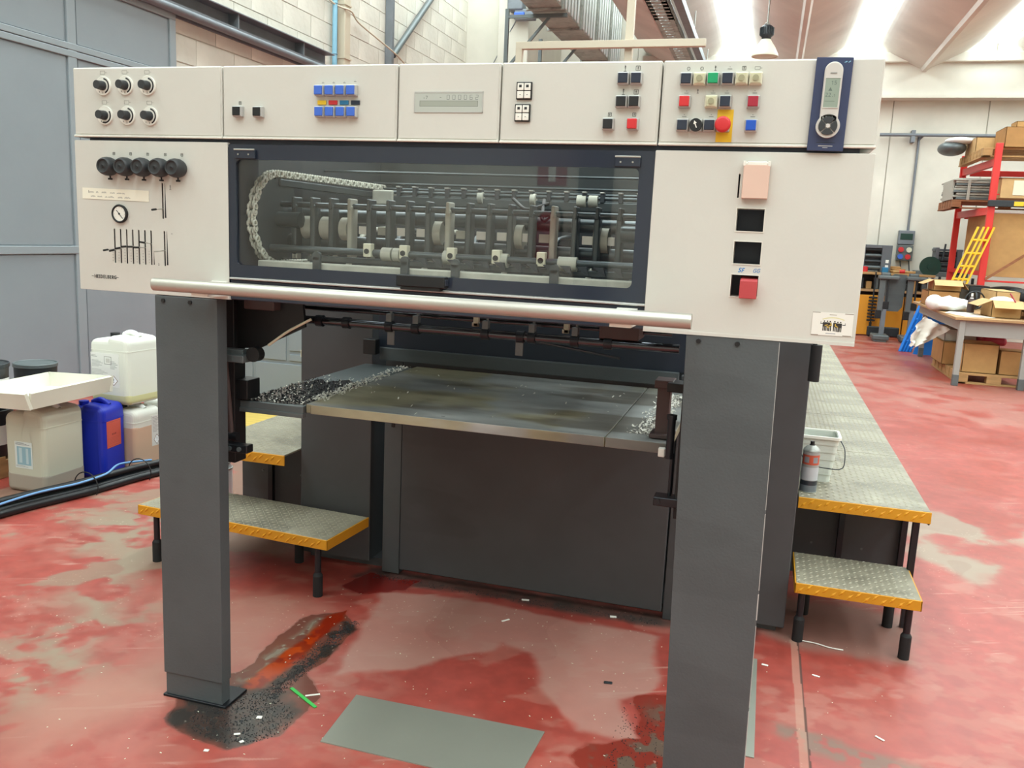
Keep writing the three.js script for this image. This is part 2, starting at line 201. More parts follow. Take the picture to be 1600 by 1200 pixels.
function floorTex(n, x0, z0, lx, lz) {
  const c = new Uint8Array(n * n * 4), q = new Uint8Array(n * n * 4);
  for (let j = 0; j < n; j++) for (let i = 0; i < n; i++) { const f = floorAt(x0 + (i + 0.5) / n * lx, z0 + (j + 0.5) / n * lz), k = (j * n + i) * 4; for (let e = 0; e < 3; e++) { c[k + e] = Math.max(0, Math.min(255, f[e] * 255)); q[k + e] = f[3] * 255; } c[k + 3] = q[k + 3] = 255; }
  const mk = (d, s) => { const t = new THREE.DataTexture(d, n, n); t.magFilter = THREE.LinearFilter; t.minFilter = THREE.LinearMipmapLinearFilter; t.generateMipmaps = true; if (s) t.colorSpace = THREE.SRGBColorSpace; t.needsUpdate = true; return t; };
  return new THREE.MeshStandardMaterial({ map: mk(c, true), roughnessMap: mk(q, false), roughness: 1, metalness: 0 });
}
function floorMesh(name, rects, m, x0, z0, lx, lz, label) {
  const g = merge(rects.map(([a, b, c, d]) => bx(a, b, -0.2, 0, c, d))); const p = g.attributes.position, uv = g.attributes.uv;
  for (let i = 0; i < p.count; i++) uv.setXY(i, (p.getX(i) - x0) / lx, (p.getZ(i) - z0) / lz);
  const o = shade(new THREE.Mesh(g, m)); o.name = name; scene.add(o); tag(o, label, 'floor', null, 'structure');
}
const FX1 = FX0 + FL, FZ1 = FZ0 + FL;
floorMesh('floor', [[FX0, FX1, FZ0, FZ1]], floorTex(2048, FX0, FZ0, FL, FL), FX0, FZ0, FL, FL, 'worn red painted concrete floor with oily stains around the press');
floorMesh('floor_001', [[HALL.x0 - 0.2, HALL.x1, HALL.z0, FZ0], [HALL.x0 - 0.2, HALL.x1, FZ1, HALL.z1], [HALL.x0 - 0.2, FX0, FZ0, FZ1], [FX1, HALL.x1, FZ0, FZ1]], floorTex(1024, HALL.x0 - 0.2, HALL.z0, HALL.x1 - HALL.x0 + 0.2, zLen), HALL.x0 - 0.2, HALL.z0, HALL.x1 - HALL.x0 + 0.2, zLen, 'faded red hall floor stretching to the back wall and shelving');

// ---------------------------------------------------------------- walls
const S = (name, g, m, label, cat) => solo(name, g, m, label, cat, null, 'structure');
const wl = S('wall_left', bx(-4.65, -4.406, 0, HALL.high, HALL.z0 - 0.2, HALL.z1 + 0.2), M.mortar, 'white painted concrete block wall on the left above the grey sliding door', 'wall');
{
  const gs = []; const H = 0.2427, Lb = 0.60;
  const key = {};
  for (let r = 0; r < 15; r++) for (let c = 0; c < 15; c++) {
    const y0 = 2.595 + r * H; let z1 = -3.595 - c * Lb - (r % 2) * Lb / 2, z0 = z1 - Lb; if (z0 < -12.42) z0 = -12.42; if (z1 - z0 < 0.08 || y0 + H > HALL.high) continue;
    const w = Math.round((z1 - z0) * 100), k = w + '_' + (c % 3);
    key[k] = key[k] || merge(rb(-4.43, -4.4 + [0, 0.001, -0.001][c % 3], 0.0025, H - 0.0025, 0.0025 - (z1 - z0), -0.0025, 0.005, 1));
    const o = new THREE.Mesh(key[k], M.blockWall); o.name = 'block'; o.position.set(0, y0, z1); wl.add(shade(o));
  }
}
const wb = S('wall_back', bx(HALL.x0 - 0.2, HALL.x1 + 0.2, 0, HALL.high, HALL.z0 - 0.25, HALL.z0 - 0.03), M.mortar, 'far white concrete panel wall behind the shelving', 'wall');
{
  const w = 1.49; let i = 0; for (let x = 2.68 - w * 6; x < HALL.x1; x += w, i++) { const x0 = Math.max(x, HALL.x0), x1 = Math.min(x + w, HALL.x1); if (x1 - x0 < 0.1) continue; part(wb, 'panel', rb(x0 + 0.007, x1 - 0.007, 0, 6.38, HALL.z0 - 0.04, HALL.z0, 0.006, 1), M.wallWhite); }
}
S('trim_1', [rb(HALL.edge, HALL.x1, 4.03, 4.62, HALL.z0, HALL.z0 + 0.3, 0.02), bx(HALL.edge, HALL.x1, 4.0, 4.05, HALL.z0, HALL.z0 + 0.34), rb(HALL.edge, HALL.x1, 4.56, 4.72, HALL.z0, HALL.z0 + 0.4, 0.02)], M.wallWhite, 'white concrete beam along the top of the back wall', 'beam');
S('trim_2', [rb(-4.6, -3.77, 0, HALL.high, HALL.z0, -12.42, 0.02), rb(-3.78, -3.25, 0, HALL.high, HALL.z0, -12.2, 0.02)], M.wallWhite, 'white concrete pillar in the far left corner', 'pillar');
S('wall_right', bx(HALL.x1, HALL.x1 + 0.2, 0, HALL.high, HALL.z0 - 0.2, HALL.z1 + 0.2), M.wallWhite, 'white wall far to the right outside the picture', 'wall');
S('wall_front', bx(HALL.x0 - 0.2, HALL.x1 + 0.2, 0, HALL.high, HALL.z1, HALL.z1 + 0.2), M.wallWhite, 'white wall behind the viewer mirrored in the press window', 'wall');
// ---------------------------------------------------------------- roof: hanging concrete shells with skylight strips between them
{
  const edges = [HALL.edge, ...STRIP_X.flatMap(x => [x - STRIP_W / 2, x + STRIP_W / 2]), HALL.x1];
  for (let i = 0; i < edges.length; i += 2) {
    const a = edges[i], b = edges[i + 1], w = b - a, c = (a + b) / 2;
    const s = new THREE.Shape(); s.moveTo(a, 5.05); s.lineTo(a, CEIL + 0.10); s.bezierCurveTo(a + 0.06, CEIL + 0.03, a + w * 0.25, CEIL - 0.14, c - 0.06, CEIL - 0.28); s.lineTo(c - 0.03, CEIL - 0.33); s.lineTo(c + 0.03, CEIL - 0.33); s.lineTo(c + 0.06, CEIL - 0.28); s.bezierCurveTo(b - w * 0.25, CEIL - 0.14, b - 0.06, CEIL + 0.03, b, CEIL + 0.10); s.lineTo(b, 5.05); s.closePath();
    S(i ? 'ceiling_' + String(i / 2).padStart(3, '0') : 'ceiling', ext(s, zLen, HALL.z0), M.concrete, ['concrete roof shell with a centre rib beside the metal cable tray', 'concrete roof shell with a centre rib above the hanging lamp', 'concrete roof shell between the second and third skylight from the left', 'concrete roof shell right of the third skylight strip', 'concrete roof shell over the right of the hall', 'concrete roof shell along the right wall'][i / 2], 'ceiling');
  }
  S('ceiling_010', [bx(HALL.x0 - 0.2, -4.05, HALL.high, HALL.high + 0.2, HALL.z0 - 0.2, HALL.z1 + 0.2), bx(-2.75, -1.8, HALL.high, HALL.high + 0.2, HALL.z0 - 0.2, HALL.z1 + 0.2), bx(-1.2, -0.9, HALL.high, HALL.high + 0.2, HALL.z0 - 0.2, HALL.z1 + 0.2), bx(-1.8, -1.2, HALL.high, HALL.high + 0.2, STRIP_Z1, HALL.z1 + 0.2), bx(-1.0, -0.9, 5.04, HALL.high, HALL.z0, HALL.z1), bx(-4.05, -2.75, HALL.high, HALL.high + 0.2, STRIP_Z1, HALL.z1 + 0.2), ...STRIP_X.map(x => bx(x - STRIP_W / 2, x + STRIP_W / 2, CEIL + 0.1, 5.05, STRIP_Z1, HALL.z1))], M.concrete, 'higher concrete roof over the bay along the block wall', 'ceiling');
  STRIP_X.forEach((x, i) => S('window_' + (i + 1), bx(x - STRIP_W / 2, x + STRIP_W / 2, SKY_Y, SKY_Y + 0.03, HALL.z0, STRIP_Z1), M.skylight, ['bright skylight strip left of the hanging lamp shade', 'bright skylight strip in the middle of the three seen', 'bright skylight strip at the right edge of the ceiling', 'bright skylight strip over the right side of the hall', 'bright skylight strip next to the right wall'][i], 'skylight'));
  S('window_6', bx(-4.05, -2.75, HALL.high, HALL.high + 0.03, HALL.z0, STRIP_Z1), M.skylight, 'wide skylight over the bay along the block wall', 'skylight');
  S('window_7', bx(-1.8, -1.2, HALL.high, HALL.high + 0.03, HALL.z0, STRIP_Z1), M.skylight, 'added unseen skylight that lights the side of the air duct', 'skylight');  // glowing panel of the added skylight over the duct
}
// ---------------------------------------------------------------- sliding door and its rail
{
  const d = thing('door_1', 'large grey sheet metal sliding door on the left wall', 'door', [0, 0, 0], 0, null, 'structure');
  part(d, 'leaf', bx(-4.385, -4.345, 0.03, 3.195, -4.717, 2.2), M.door);
  const X0 = -4.36, X1 = -4.33;
  for (const [z0, z1] of [[-4.628, -3.56], [-3.454, -1.698], [-1.592, 0.156]]) for (const [y0, y1] of [[0.15, 1.13], [1.2, 2.604], [2.714, 3.151]]) {
    part(d, 'sheet_panel', rb(X0, X1 - 0.008, y0, y1, z0 + 0.008, z1 - 0.008, 0.004, 1), M.door);
  }
  for (const [y0, y1] of [[0.03, 0.145], [1.134, 1.196], [2.608, 2.657], [2.661, 2.71], [3.156, 3.213]]) part(d, 'cross_rail', rb(X0, X1 + 0.006, y0, y1, -4.717, 2.2, 0.006, 1), M.doorTrim);
  for (const [z0, z1] of [[-4.717, -4.637], [-3.551, -3.463], [-1.689, -1.601], [0.165, 0.244]]) part(d, 'stile', rb(X0, X1 + 0.003, 0.03, 3.204, z0, z1, 0.006, 1), M.doorTrim);
  const r = thing('door_rail', 'grey steel track beam of the sliding door along the block wall', 'rail', [0, 0, 0]);
  part(r, 'beam', [bx(-4.4, -4.38, 3.204, 3.434, -7.489, 2.5), rb(-4.4, -4.25, 3.42, 3.434, -7.489, 2.5, 0.004), rb(-4.4, -4.33, 3.292, 3.306, -7.489, 2.5, 0.004)], M.beamGrey);
  part(r, 'track', [cy(0.04, 9.936, 'z', -4.30, 3.244, -2.468, 14), bx(-4.325, -4.275, 3.275, 3.292, -7.436, 2.5)], M.beamGrey);
  for (const z of [-4.346, -5.582, -6.818]) part(r, 'bracket', [bx(-4.4, -4.27, 3.284, 3.425, z - 0.01, z + 0.01)], M.beamGrey);
}

// ---------------------------------------------------------------- the printing press (delivery end)
const press = thing('printing_press', 'large sheet-fed offset printing press with cream control panels on grey legs', 'printing press');
const P = (name, g, m, label) => part(press, name, g, m, label);
// --- control console across the top
const seams = [-1.073, -0.581, -0.068, 0.205, 0.595, 1.073], CY0 = 1.651, CY1 = 1.841;
const seg = []; const segLabel = ['console section with six dial knobs', 'console section with blue ink keys', 'console section with a sheet counter', 'console section with small white key pads', 'console section with emergency stop'];
for (let i = 0; i < 5; i++) {
  const a = seams[i] + 0.0015, b = seams[i + 1] - 0.0015;
  const s = P('control_panel', [rb(a, b, CY0, CY1, -0.17, -0.002, 0.004), rb(a + 0.004, b - 0.004, CY0 + 0.008, CY1 - 0.003, -0.01, 0, 0.0015)], M.cream, segLabel[i]);
  part(s, 'lower_lip', rb(a, b, CY0, CY0 + 0.006, -0.02, 0.003, 0.002), M.creamEdge); seg.push(s);
}
P('rear_rail', bx(-1.03, 1.04, 1.625, 1.665, -0.16, -0.012), M.navy);
function symbol(p, x, y, kind, s = 1) { // little printed pictograms above the keys
  const w = 0.007 * s, t = 0.0009, l = []; const H = (a, b, yy) => l.push(bx(x + a * w, x + b * w, y + yy * w - t / 2, y + yy * w + t / 2, 0, 0.0005)), Vv = (xx, a, b) => l.push(bx(x + xx * w - t / 2, x + xx * w + t / 2, y + a * w, y + b * w, 0, 0.0005));
  if (kind === 0) { H(-1.2, 0.8, 0.6); H(-1.2, 0.8, -0.6); Vv(-1.2, -0.6, 0.6); Vv(0.8, -0.6, 0.6); H(0.8, 1.6, 0); }
  if (kind === 1) { Vv(0, -0.8, 0.8); H(-0.5, 0.5, -0.8); H(-0.3, 0.3, 0.3); l.push(tf(new THREE.CircleGeometry(w * 0.35, 3), x, y + w * 0.8, 0.0006)); }
  if (kind === 2) { H(-0.7, 0.7, 0.7); H(-0.7, 0.7, -0.7); Vv(-0.7, -0.7, 0.7); Vv(0.7, -0.7, 0.7); Vv(0, -0.5, 0.5); H(-0.3, 0.3, 0.1); }
  if (kind === 3) l.push(tor(w * 0.6, t / 2, 'z', x, y, 0.0003, 6.28, 0, 12));
  if (kind === 4) { H(-0.9, 0.9, -0.3); H(-0.2, 0.2, 0.5); }
  part(p, 'symbol', l, kind === 0 ? M.paleInk : M.ink);
}
function key(p, x, y, capMat, o = {}) {
  const s = (o.s || 0.0285) / 2, c = s * 0.78, d = o.d || 0.013;
  part(p, 'key_bezel', [rb(x - s, x + s, y - s, y + s, -0.001, d, 0.003), rb(x - s * 0.92, x + s * 0.92, y - s * 0.92, y + s * 0.92, d - 0.002, d + 0.003, 0.002)], o.bezel || M.bezel);
  part(p, o.name || 'push_button', rb(x - c, x + c, y - c, y + c, d, d + (o.h || 0.006), 0.0015), capMat);
  if (o.lamp) part(p, 'lamp_lens', cy(c * 0.62, 0.002, 'z', x, y, d + 0.0065, 16), M.lampDot);
}
// six dial knobs
[[-0.964, 1.79], [-0.89, 1.791], [-0.816, 1.79], [-0.961, 1.71], [-0.886, 1.71], [-0.811, 1.709]].forEach(([x, y], i) => {
  const p = seg[0];
  part(p, 'dial', [cy(0.0255, 0.005, 'z', x, y, 0.0025, 32, 0.0245), tor(0.0245, 0.0015, 'z', x, y, 0.004)], M.white);
  part(p, 'dial_scale', tor(0.0195, 0.0022, 'z', x, y, 0.0048, 2.5, i === 3 ? -1.9 : -1.15), M.black);
  part(p, 'dial_tick', [bx(x - 0.0005, x + 0.0005, y - 0.021, y - 0.016, 0.004, 0.0056), bx(x - 0.012, x - 0.011, y - 0.018, y - 0.014, 0.004, 0.0056)], M.ink);
  part(p, 'dial_knob', [cy(0.0128, 0.006, 'z', x, y, 0.008, 20), cy(0.0125, 0.021, 'z', x, y, 0.019, 20, 0.0115)], M.knob);
  symbol(p, x - 0.002, y + 0.036, 0, 1.1);
});
key(seg[1], -0.527, 1.722, M.black); key(seg[1], -0.465, 1.721, M.black); symbol(seg[1], -0.525, 1.745, 2, 0.7);
for (let i = 0; i < 4; i++) { key(seg[1], -0.283 + i * 0.0305, 1.775, M.blueKey, { h: 0.007 }); key(seg[1], -0.2815 + i * 0.0305, 1.722, M.blueKey, { h: 0.007 }); }
[M.yellow, M.red, M.teal, M.capNavy].forEach((m, i) => part(seg[1], 'ink_colour_label', rb(-0.2925 + i * 0.032, -0.2675 + i * 0.032, 1.7405, 1.7515, 0, 0.0035, 0.001), m));
for (let i = 0; i < 4; i++) symbol(seg[1], -0.278 + i * 0.0305, 1.796 + (i === 3 ? 0.003 : 0), 4, 0.5);
// counter display
{
  const p = seg[2];
  part(p, 'counter_bezel', [bx(-0.02, 0.161, 1.7695, 1.7725, 0, 0.002), bx(-0.02, 0.161, 1.7225, 1.7245, 0, 0.002), bx(-0.021, -0.019, 1.7225, 1.7725, 0, 0.002), bx(0.159, 0.161, 1.7225, 1.7725, 0, 0.002)], M.bezel);
  const m = canvasMat(720, 188, (k, w, h) => {
    k.fillStyle = '#b4b8b0'; k.fillRect(0, 0, w, h); k.fillStyle = '#9ca196'; k.fillRect(52, 80, 622, 54); k.strokeStyle = '#70756c'; k.lineWidth = 4; k.strokeRect(52, 80, 622, 54);
    k.fillStyle = '#7f8480'; k.font = 'bold 46px monospace'; k.fillText('-7', 84, 62); k.fillText('-', 262, 58);
    k.strokeStyle = '#7f8480'; k.lineWidth = 5; const sg = { 0: 'abcdef', 6: 'acdefg', 5: 'acdfg', 2: 'abged', 8: 'abcdefg' };
    ['0', '0', '0', '0', '6', '2'].forEach((c, i) => { const x = 345 + i * 61, y = 22, W = 26, H = 44, L = { a: [0, 0, W, 0], b: [W, 0, W, H / 2], c: [W, H / 2, W, H], d: [0, H, W, H], e: [0, H / 2, 0, H], f: [0, 0, 0, H / 2], g: [0, H / 2, W, H / 2] }; for (const q of sg[c]) { const t = L[q]; k.beginPath(); k.moveTo(x + t[0], y + t[1]); k.lineTo(x + t[2], y + t[3]); k.stroke(); } });
  }, 0.25);
  printed(p, 'counter_display', -0.019, 0.159, 1.7245, 1.7695, 0.0008, m, 0.0014);
}
// two small 2 x 2 key pads
for (const [x0, y0] of [[0.2465, 1.753], [0.2445, 1.7015]]) {
  part(seg[3], 'key_pad', rb(x0, x0 + 0.039, y0, y0 + 0.041, 0, 0.006, 0.0015), M.black);
  for (let i = 0; i < 2; i++) for (let j = 0; j < 2; j++) {
    part(seg[3], 'pad_key', rb(x0 + 0.003 + i * 0.0175, x0 + 0.0185 + i * 0.0175, y0 + 0.003 + j * 0.0185, y0 + 0.0195 + j * 0.0185, 0.004, 0.0085, 0.001), M.white);
    part(seg[3], 'key_mark', j ? [bx(x0 + 0.0075 + i * 0.0175, x0 + 0.014 + i * 0.0175, y0 + 0.028, y0 + 0.034, 0.0084, 0.009)] : [bx(x0 + 0.009 + i * 0.0175, x0 + 0.0125 + i * 0.0175, y0 + 0.0105, y0 + 0.012, 0.0084, 0.009)], j ? M.ink : M.paleInk);
  }
}
[[0.506, 1.80, M.capNavy], [0.5365, 1.80, M.capNavy], [0.505, 1.748, M.black], [0.535, 1.748, M.black], [0.477, 1.697, M.black], [0.535, 1.697, M.red]].forEach(([x, y, m]) => key(seg[3], x, y, m, m === M.red ? { h: 0.012 } : {}));
symbol(seg[3], 0.508, 1.823, 1); symbol(seg[3], 0.538, 1.824, 2); symbol(seg[3], 0.507, 1.771, 1); symbol(seg[3], 0.537, 1.771, 2); symbol(seg[3], 0.478, 1.720, 2, 0.8); symbol(seg[3], 0.536, 1.720, 2, 0.8);
// right-hand section
{
  const p = seg[4], N = M.capNavy, Lp = M.lampCap, lamp = { lamp: true, name: 'indicator_button', bezel: M.ivory, h: 0.005 };
  part(p, 'stop_backplate', rb(0.7265, 0.7625, 1.660, 1.732, 0, 0.001, 0.0004), M.yellow, 'yellow plate behind the emergency stop');
  [[0.651, N], [0.681, Lp, lamp], [0.711, M.green, { h: 0.009 }], [0.743, N], [0.774, Lp, lamp], [0.8045, Lp, lamp]].forEach(([x, m, o], i) => { key(p, x, 1.798, m, o); symbol(p, x + 0.003, 1.822, [3, 3, 1, 4, 2, 0][i], 0.8); });
  [[0.651, M.red, { h: 0.009 }], [0.711, Lp, lamp], [0.742, N], [0.803, M.darkRed, { h: 0.007 }]].forEach(([x, m, o]) => { key(p, x, 1.748, m, o); symbol(p, x + 0.002, 1.770, 4, 0.8); });
  [[0.65, N], [0.711, N], [0.803, M.blue, { h: 0.008 }]].forEach(([x, m, o]) => { key(p, x, 1.696, m, o); symbol(p, x + 0.002, 1.718, 4, 0.8); });
  part(p, 'key_bezel', rb(0.6665, 0.6955, 1.6815, 1.7105, 0, 0.011, 0.003), M.bezel); part(p, 'rotary_switch', [cy(0.014, 0.012, 'z', 0.681, 1.696, 0.016, 24), cy(0.0145, 0.003, 'z', 0.681, 1.696, 0.011, 24)], M.black);
  part(p, 'switch_arrow', ext(poly([[0.6828, 1.6885], [0.6845, 1.6895], [0.6808, 1.6985], [0.6835, 1.7000], [0.6775, 1.7050], [0.6762, 1.6965], [0.6786, 1.6975]]), 0.0012, 0.0215), M.white);
  part(p, 'key_bezel', rb(0.7275, 0.7565, 1.6815, 1.7105, 0, 0.012, 0.003), M.bezel);
  part(p, 'emergency_stop', [tf(lathe([[0, 0.036], [0.012, 0.036], [0.0165, 0.034], [0.0178, 0.030], [0.0175, 0.024], [0.012, 0.020], [0.010, 0.012]], 28), 0.742, 1.696, 0, Math.PI / 2), cy(0.01, 0.014, 'z', 0.742, 1.696, 0.016)], M.red, 'red mushroom button');
  symbol(p, 0.6785, 1.772, 1, 0.7);
}
// --- lower left panel with air controls
const slots = []; for (let i = 0; i < 7; i++) slots.push([-0.9455 + i * 0.0208, 1.2985, 1.396]);
slots.push([-0.7785, 1.430, 1.529], [-0.7755, 1.298, 1.396]);
{
  const s = rrect(-1.073, -0.566, 1.216, 1.642, 0.003);
  for (const [x, y0, y1] of slots) s.holes.push(rrect(x - 0.0025, x + 0.0025, y0, y1, 0.002, THREE.Path));
  const p = P('side_panel', ext(s, 0.003, -0.003, 0.0008), M.cream, 'cream panel with five black air knobs and slider levers');
  part(p, 'panel_housing', [bx(-1.073, -1.065, 1.216, 1.642, -0.15, -0.0025), bx(-1.065, -0.566, 1.63, 1.642, -0.15, -0.0025), bx(-1.065, -0.566, 1.216, 1.226, -0.15, -0.0025)], M.cream); part(p, 'housing_side', bx(-0.574, -0.5665, 1.226, 1.63, -0.15, -0.003), M.slate);
  part(p, 'housing_back', bx(-1.065, -0.574, 1.226, 1.63, -0.152, -0.145), M.bodyPaint);
  const prof = [[0, 0.040], [0.0045, 0.040], [0.0055, 0.0365], [0.0165, 0.0375], [0.0175, 0.0402], [0.0205, 0.0402], [0.0235, 0.034], [0.026, 0.024], [0.0258, 0.012], [0.0235, 0.003], [0.022, 0]];
  for (const x of [-0.944, -0.887, -0.830, -0.772, -0.7175]) {
    part(p, 'air_knob', tf(lathe(prof, 30), x, 1.5695, 0, Math.PI / 2), M.knob); part(p, 'knob_cap', [tor(0.0165, 0.0008, 'z', x, 1.5695, 0.0375), cy(0.0035, 0.002, 'z', x, 1.5695, 0.0405, 12)], M.black);
    part(p, 'knob_pin', [bar([x, 1.5695, 0.012], [x + 0.001, 1.5375, 0.012], 0.0022, 6), rb(x - 0.004, x + 0.006, 1.533, 1.538, 0.008, 0.016, 0.001)], M.black); symbol(p, x + 0.006, 1.6065, 2, 0.7);
  }
  const ly = [1.341, 1.344, 1.348, 1.350, 1.347, 1.346, 1.356], dy = [-0.006, -0.010, -0.006, -0.002, 0.002, 0.002, 0.008];
  slots.forEach(([x, y0, y1], i) => {
    const y = i < 7 ? ly[i] : i === 7 ? 1.460 : 1.343, d = i < 7 ? dy[i] : i === 7 ? -0.006 : -0.004, tip = [x - 0.001, y + d, 0.037];
    part(p, 'lever', bar([x, y, -0.02], tip, 0.0013, 6), M.steel); part(p, 'lever_tip', bar([x - 0.0007, y + d * 0.72, 0.027], [tip[0], tip[1] - 0.0004, 0.044], i === 8 ? 0.0015 : 0.0028, 8), i === 8 ? M.steel : M.black);
    if (i < 7) part(p, 'slider_scale', Array.from({ length: 5 }, (_, k) => bx(x - 0.0085, x - 0.0055, y0 + 0.006 + k * 0.008, y0 + 0.0075 + k * 0.008, 0, 0.0005)), M.paleInk);
  });
  for (const [x, y0, y1] of slots.slice(7)) part(p, 'wedge_mark', [ext(poly([[x + 0.0065, y0 + 0.003], [x + 0.0115, y0 + 0.003], [x + 0.0092, y1], [x + 0.0086, y1]]), 0.0005)], M.ink);
  part(p, 'wedge_mark', ext(poly([[-0.813, 1.3], [-0.810, 1.3], [-0.8115, 1.34]]), 0.0005), M.ink); symbol(p, -0.752, 1.517, 1, 0.9); symbol(p, -0.75, 1.39, 4, 0.4); symbol(p, -0.796, 1.302, 1, 0.5);
  part(p, 'gauge_rim', [tor(0.0235, 0.0032, 'z', -0.921, 1.439, 0.006, 6.2832, 0, 32), cy(0.0255, 0.005, 'z', -0.921, 1.439, 0.0025, 32)], M.black);
  part(p, 'gauge_face', [cy(0.0215, 0.001, 'z', -0.921, 1.439, 0.0058, 28)], M.white); part(p, 'gauge_needle', [bar([-0.930, 1.449, 0.0072], [-0.909, 1.426, 0.0072], 0.0009, 5), cy(0.003, 0.001, 'z', -0.921, 1.439, 0.0072, 12), ...Array.from({ length: 9 }, (_, k) => { const a = -0.6 + k * 0.54; return bx(-0.921 + Math.cos(a) * 0.0175 - 0.0006, -0.921 + Math.cos(a) * 0.0175 + 0.0006, 1.439 + Math.sin(a) * 0.0175 - 0.0006, 1.439 + Math.sin(a) * 0.0175 + 0.0006, 0.006, 0.0066); })], M.ink);
  const gl = [text('HEIDELBERG', fBold, 0.0102, 0, 0, 0, 1.0)]; gl[0].computeBoundingBox(); const gw = gl[0].boundingBox.max.x; gl[0].applyMatrix4(new THREE.Matrix4().makeScale(0.078 / gw, 1, 1)); gl[0].translate(-1.0215, 1.2515, 0);
  part(p, 'maker_lettering', [gl[0], bx(-1.030, -1.0225, 1.2562, 1.2575, 0, 0.0006), bx(-0.9425, -0.936, 1.2562, 1.2575, 0, 0.0006)], M.ink, 'black maker name lettering');
  const tape = canvasMat(760, 104, (k, w, h) => { k.fillStyle = '#ebe6d4'; k.fillRect(0, 0, w, h); k.strokeStyle = '#8d8a82'; k.lineWidth = 3.2; k.lineCap = 'round'; let q = 7; const rq = () => (q = (q * 16807) % 2147483647) / 2147483647; const scrawl = (x, y, n) => { k.beginPath(); k.moveTo(x, y); for (let i = 0; i < n; i++) { const X = x + i * 13; k.bezierCurveTo(X + 3, y - 8 - rq() * 14, X + 8, y - 6 - rq() * 14, X + 8, y - 1); k.lineTo(X + 13, y - rq() * 6); } k.stroke(); }; for (const [x, n] of [[80, 4], [160, 2], [225, 4], [322, 4], [400, 4], [462, 2]]) scrawl(x, 44, n); for (const [x, n] of [[98, 4], [176, 4], [262, 2], [300, 5], [410, 4], [486, 5]]) scrawl(x, 84, n); k.fillStyle = '#3a3a38'; k.fillRect(72, 22, 5, 24); });
  const tl = printed(p, 'tape_label', -0.114, 0.114, -0.0155, 0.0155, 0.001, tape, 0.0008); tl.position.set(-0.937, 1.4925, 0.001); tl.rotation.z = -0.012; tl.userData.label = 'cream tape strip with faint handwriting';
}
// --- lower right panel with square openings
{
  const s = rrect(0.592, 1.073, 1.216, 1.640, 0.003);
  const op = [[0.789, 0.850, 1.462, 1.513], [0.789, 0.850, 1.387, 1.438], [0.789, 0.850, 1.311, 1.3615]];
  for (const [a, b, c, d] of op) s.holes.push(rrect(a, b, c, d, 0.001, THREE.Path));
  s.holes.push(rrect(0.786, 0.7895, 1.537, 1.590, 0.001, THREE.Path));
  const p = P('side_panel', ext(s, 0.012, -0.012, 0.0012), M.cream, 'cream panel with square dark openings and a red block');
  part(p, 'panel_housing', [bx(1.065, 1.073, 1.216, 1.64, -0.15, -0.011), bx(0.592, 1.065, 1.63, 1.64, -0.15, -0.011), bx(0.592, 1.065, 1.216, 1.226, -0.15, -0.011), bx(0.592, 1.073, 1.214, 1.222, -0.012, 0.002)], M.cream); part(p, 'housing_side', bx(0.592, 0.60, 1.226, 1.63, -0.15, -0.0125), M.slate);
  part(p, 'opening_backing', bx(0.61, 1.06, 1.23, 1.625, -0.09, -0.07), M.capNavy);
  for (const [a, b, c, d] of op) part(p, 'opening_trim', [bx(a - 0.002, a, c - 0.002, d + 0.002, -0.06, 0.0015), bx(b, b + 0.002, c - 0.002, d + 0.002, -0.06, 0.0015), bx(a, b, d, d + 0.002, -0.06, 0.0015), bx(a, b, c - 0.002, c, -0.06, 0.0015)], M.creamEdge);
  part(p, 'cover_flap', [rb(0.7955, 0.8535, 1.535, 1.6105, 0.012, 0.017, 0.002), rb(0.7955, 0.8015, 1.535, 1.6105, 0, 0.016, 0.001), rb(0.8475, 0.8535, 1.535, 1.6105, 0, 0.016, 0.001)], M.pink, 'pinkish clear cover flap');
  part(p, 'flap_hinge', [cy(0.0035, 0.05, 'x', 0.8245, 1.613, 0.011, 12), rb(0.794, 0.800, 1.607, 1.6185, 0, 0.017, 0.001), rb(0.848, 0.854, 1.607, 1.6185, 0, 0.017, 0.001), rb(0.803, 0.846, 1.609, 1.6175, 0.002, 0.016, 0.002)], M.white);
  part(p, 'rocker_block', tf(rb(-0.0195, 0.0195, -0.021, 0.021, -0.05, 0.02, 0.002), 0.8295, 1.3315, 0.004, 0.12), M.dullRed, 'red block sticking out of the lowest opening');
  part(p, 'handwriting', [text('SF', fBold, 0.0105, 0.802, 1.3675, 0, 0.9, 0.25), text('GG', fReg, 0.009, 0.835, 1.3685, 0, 0.95, 0.3)], M.blueInk, 'blue handwritten letters');
}
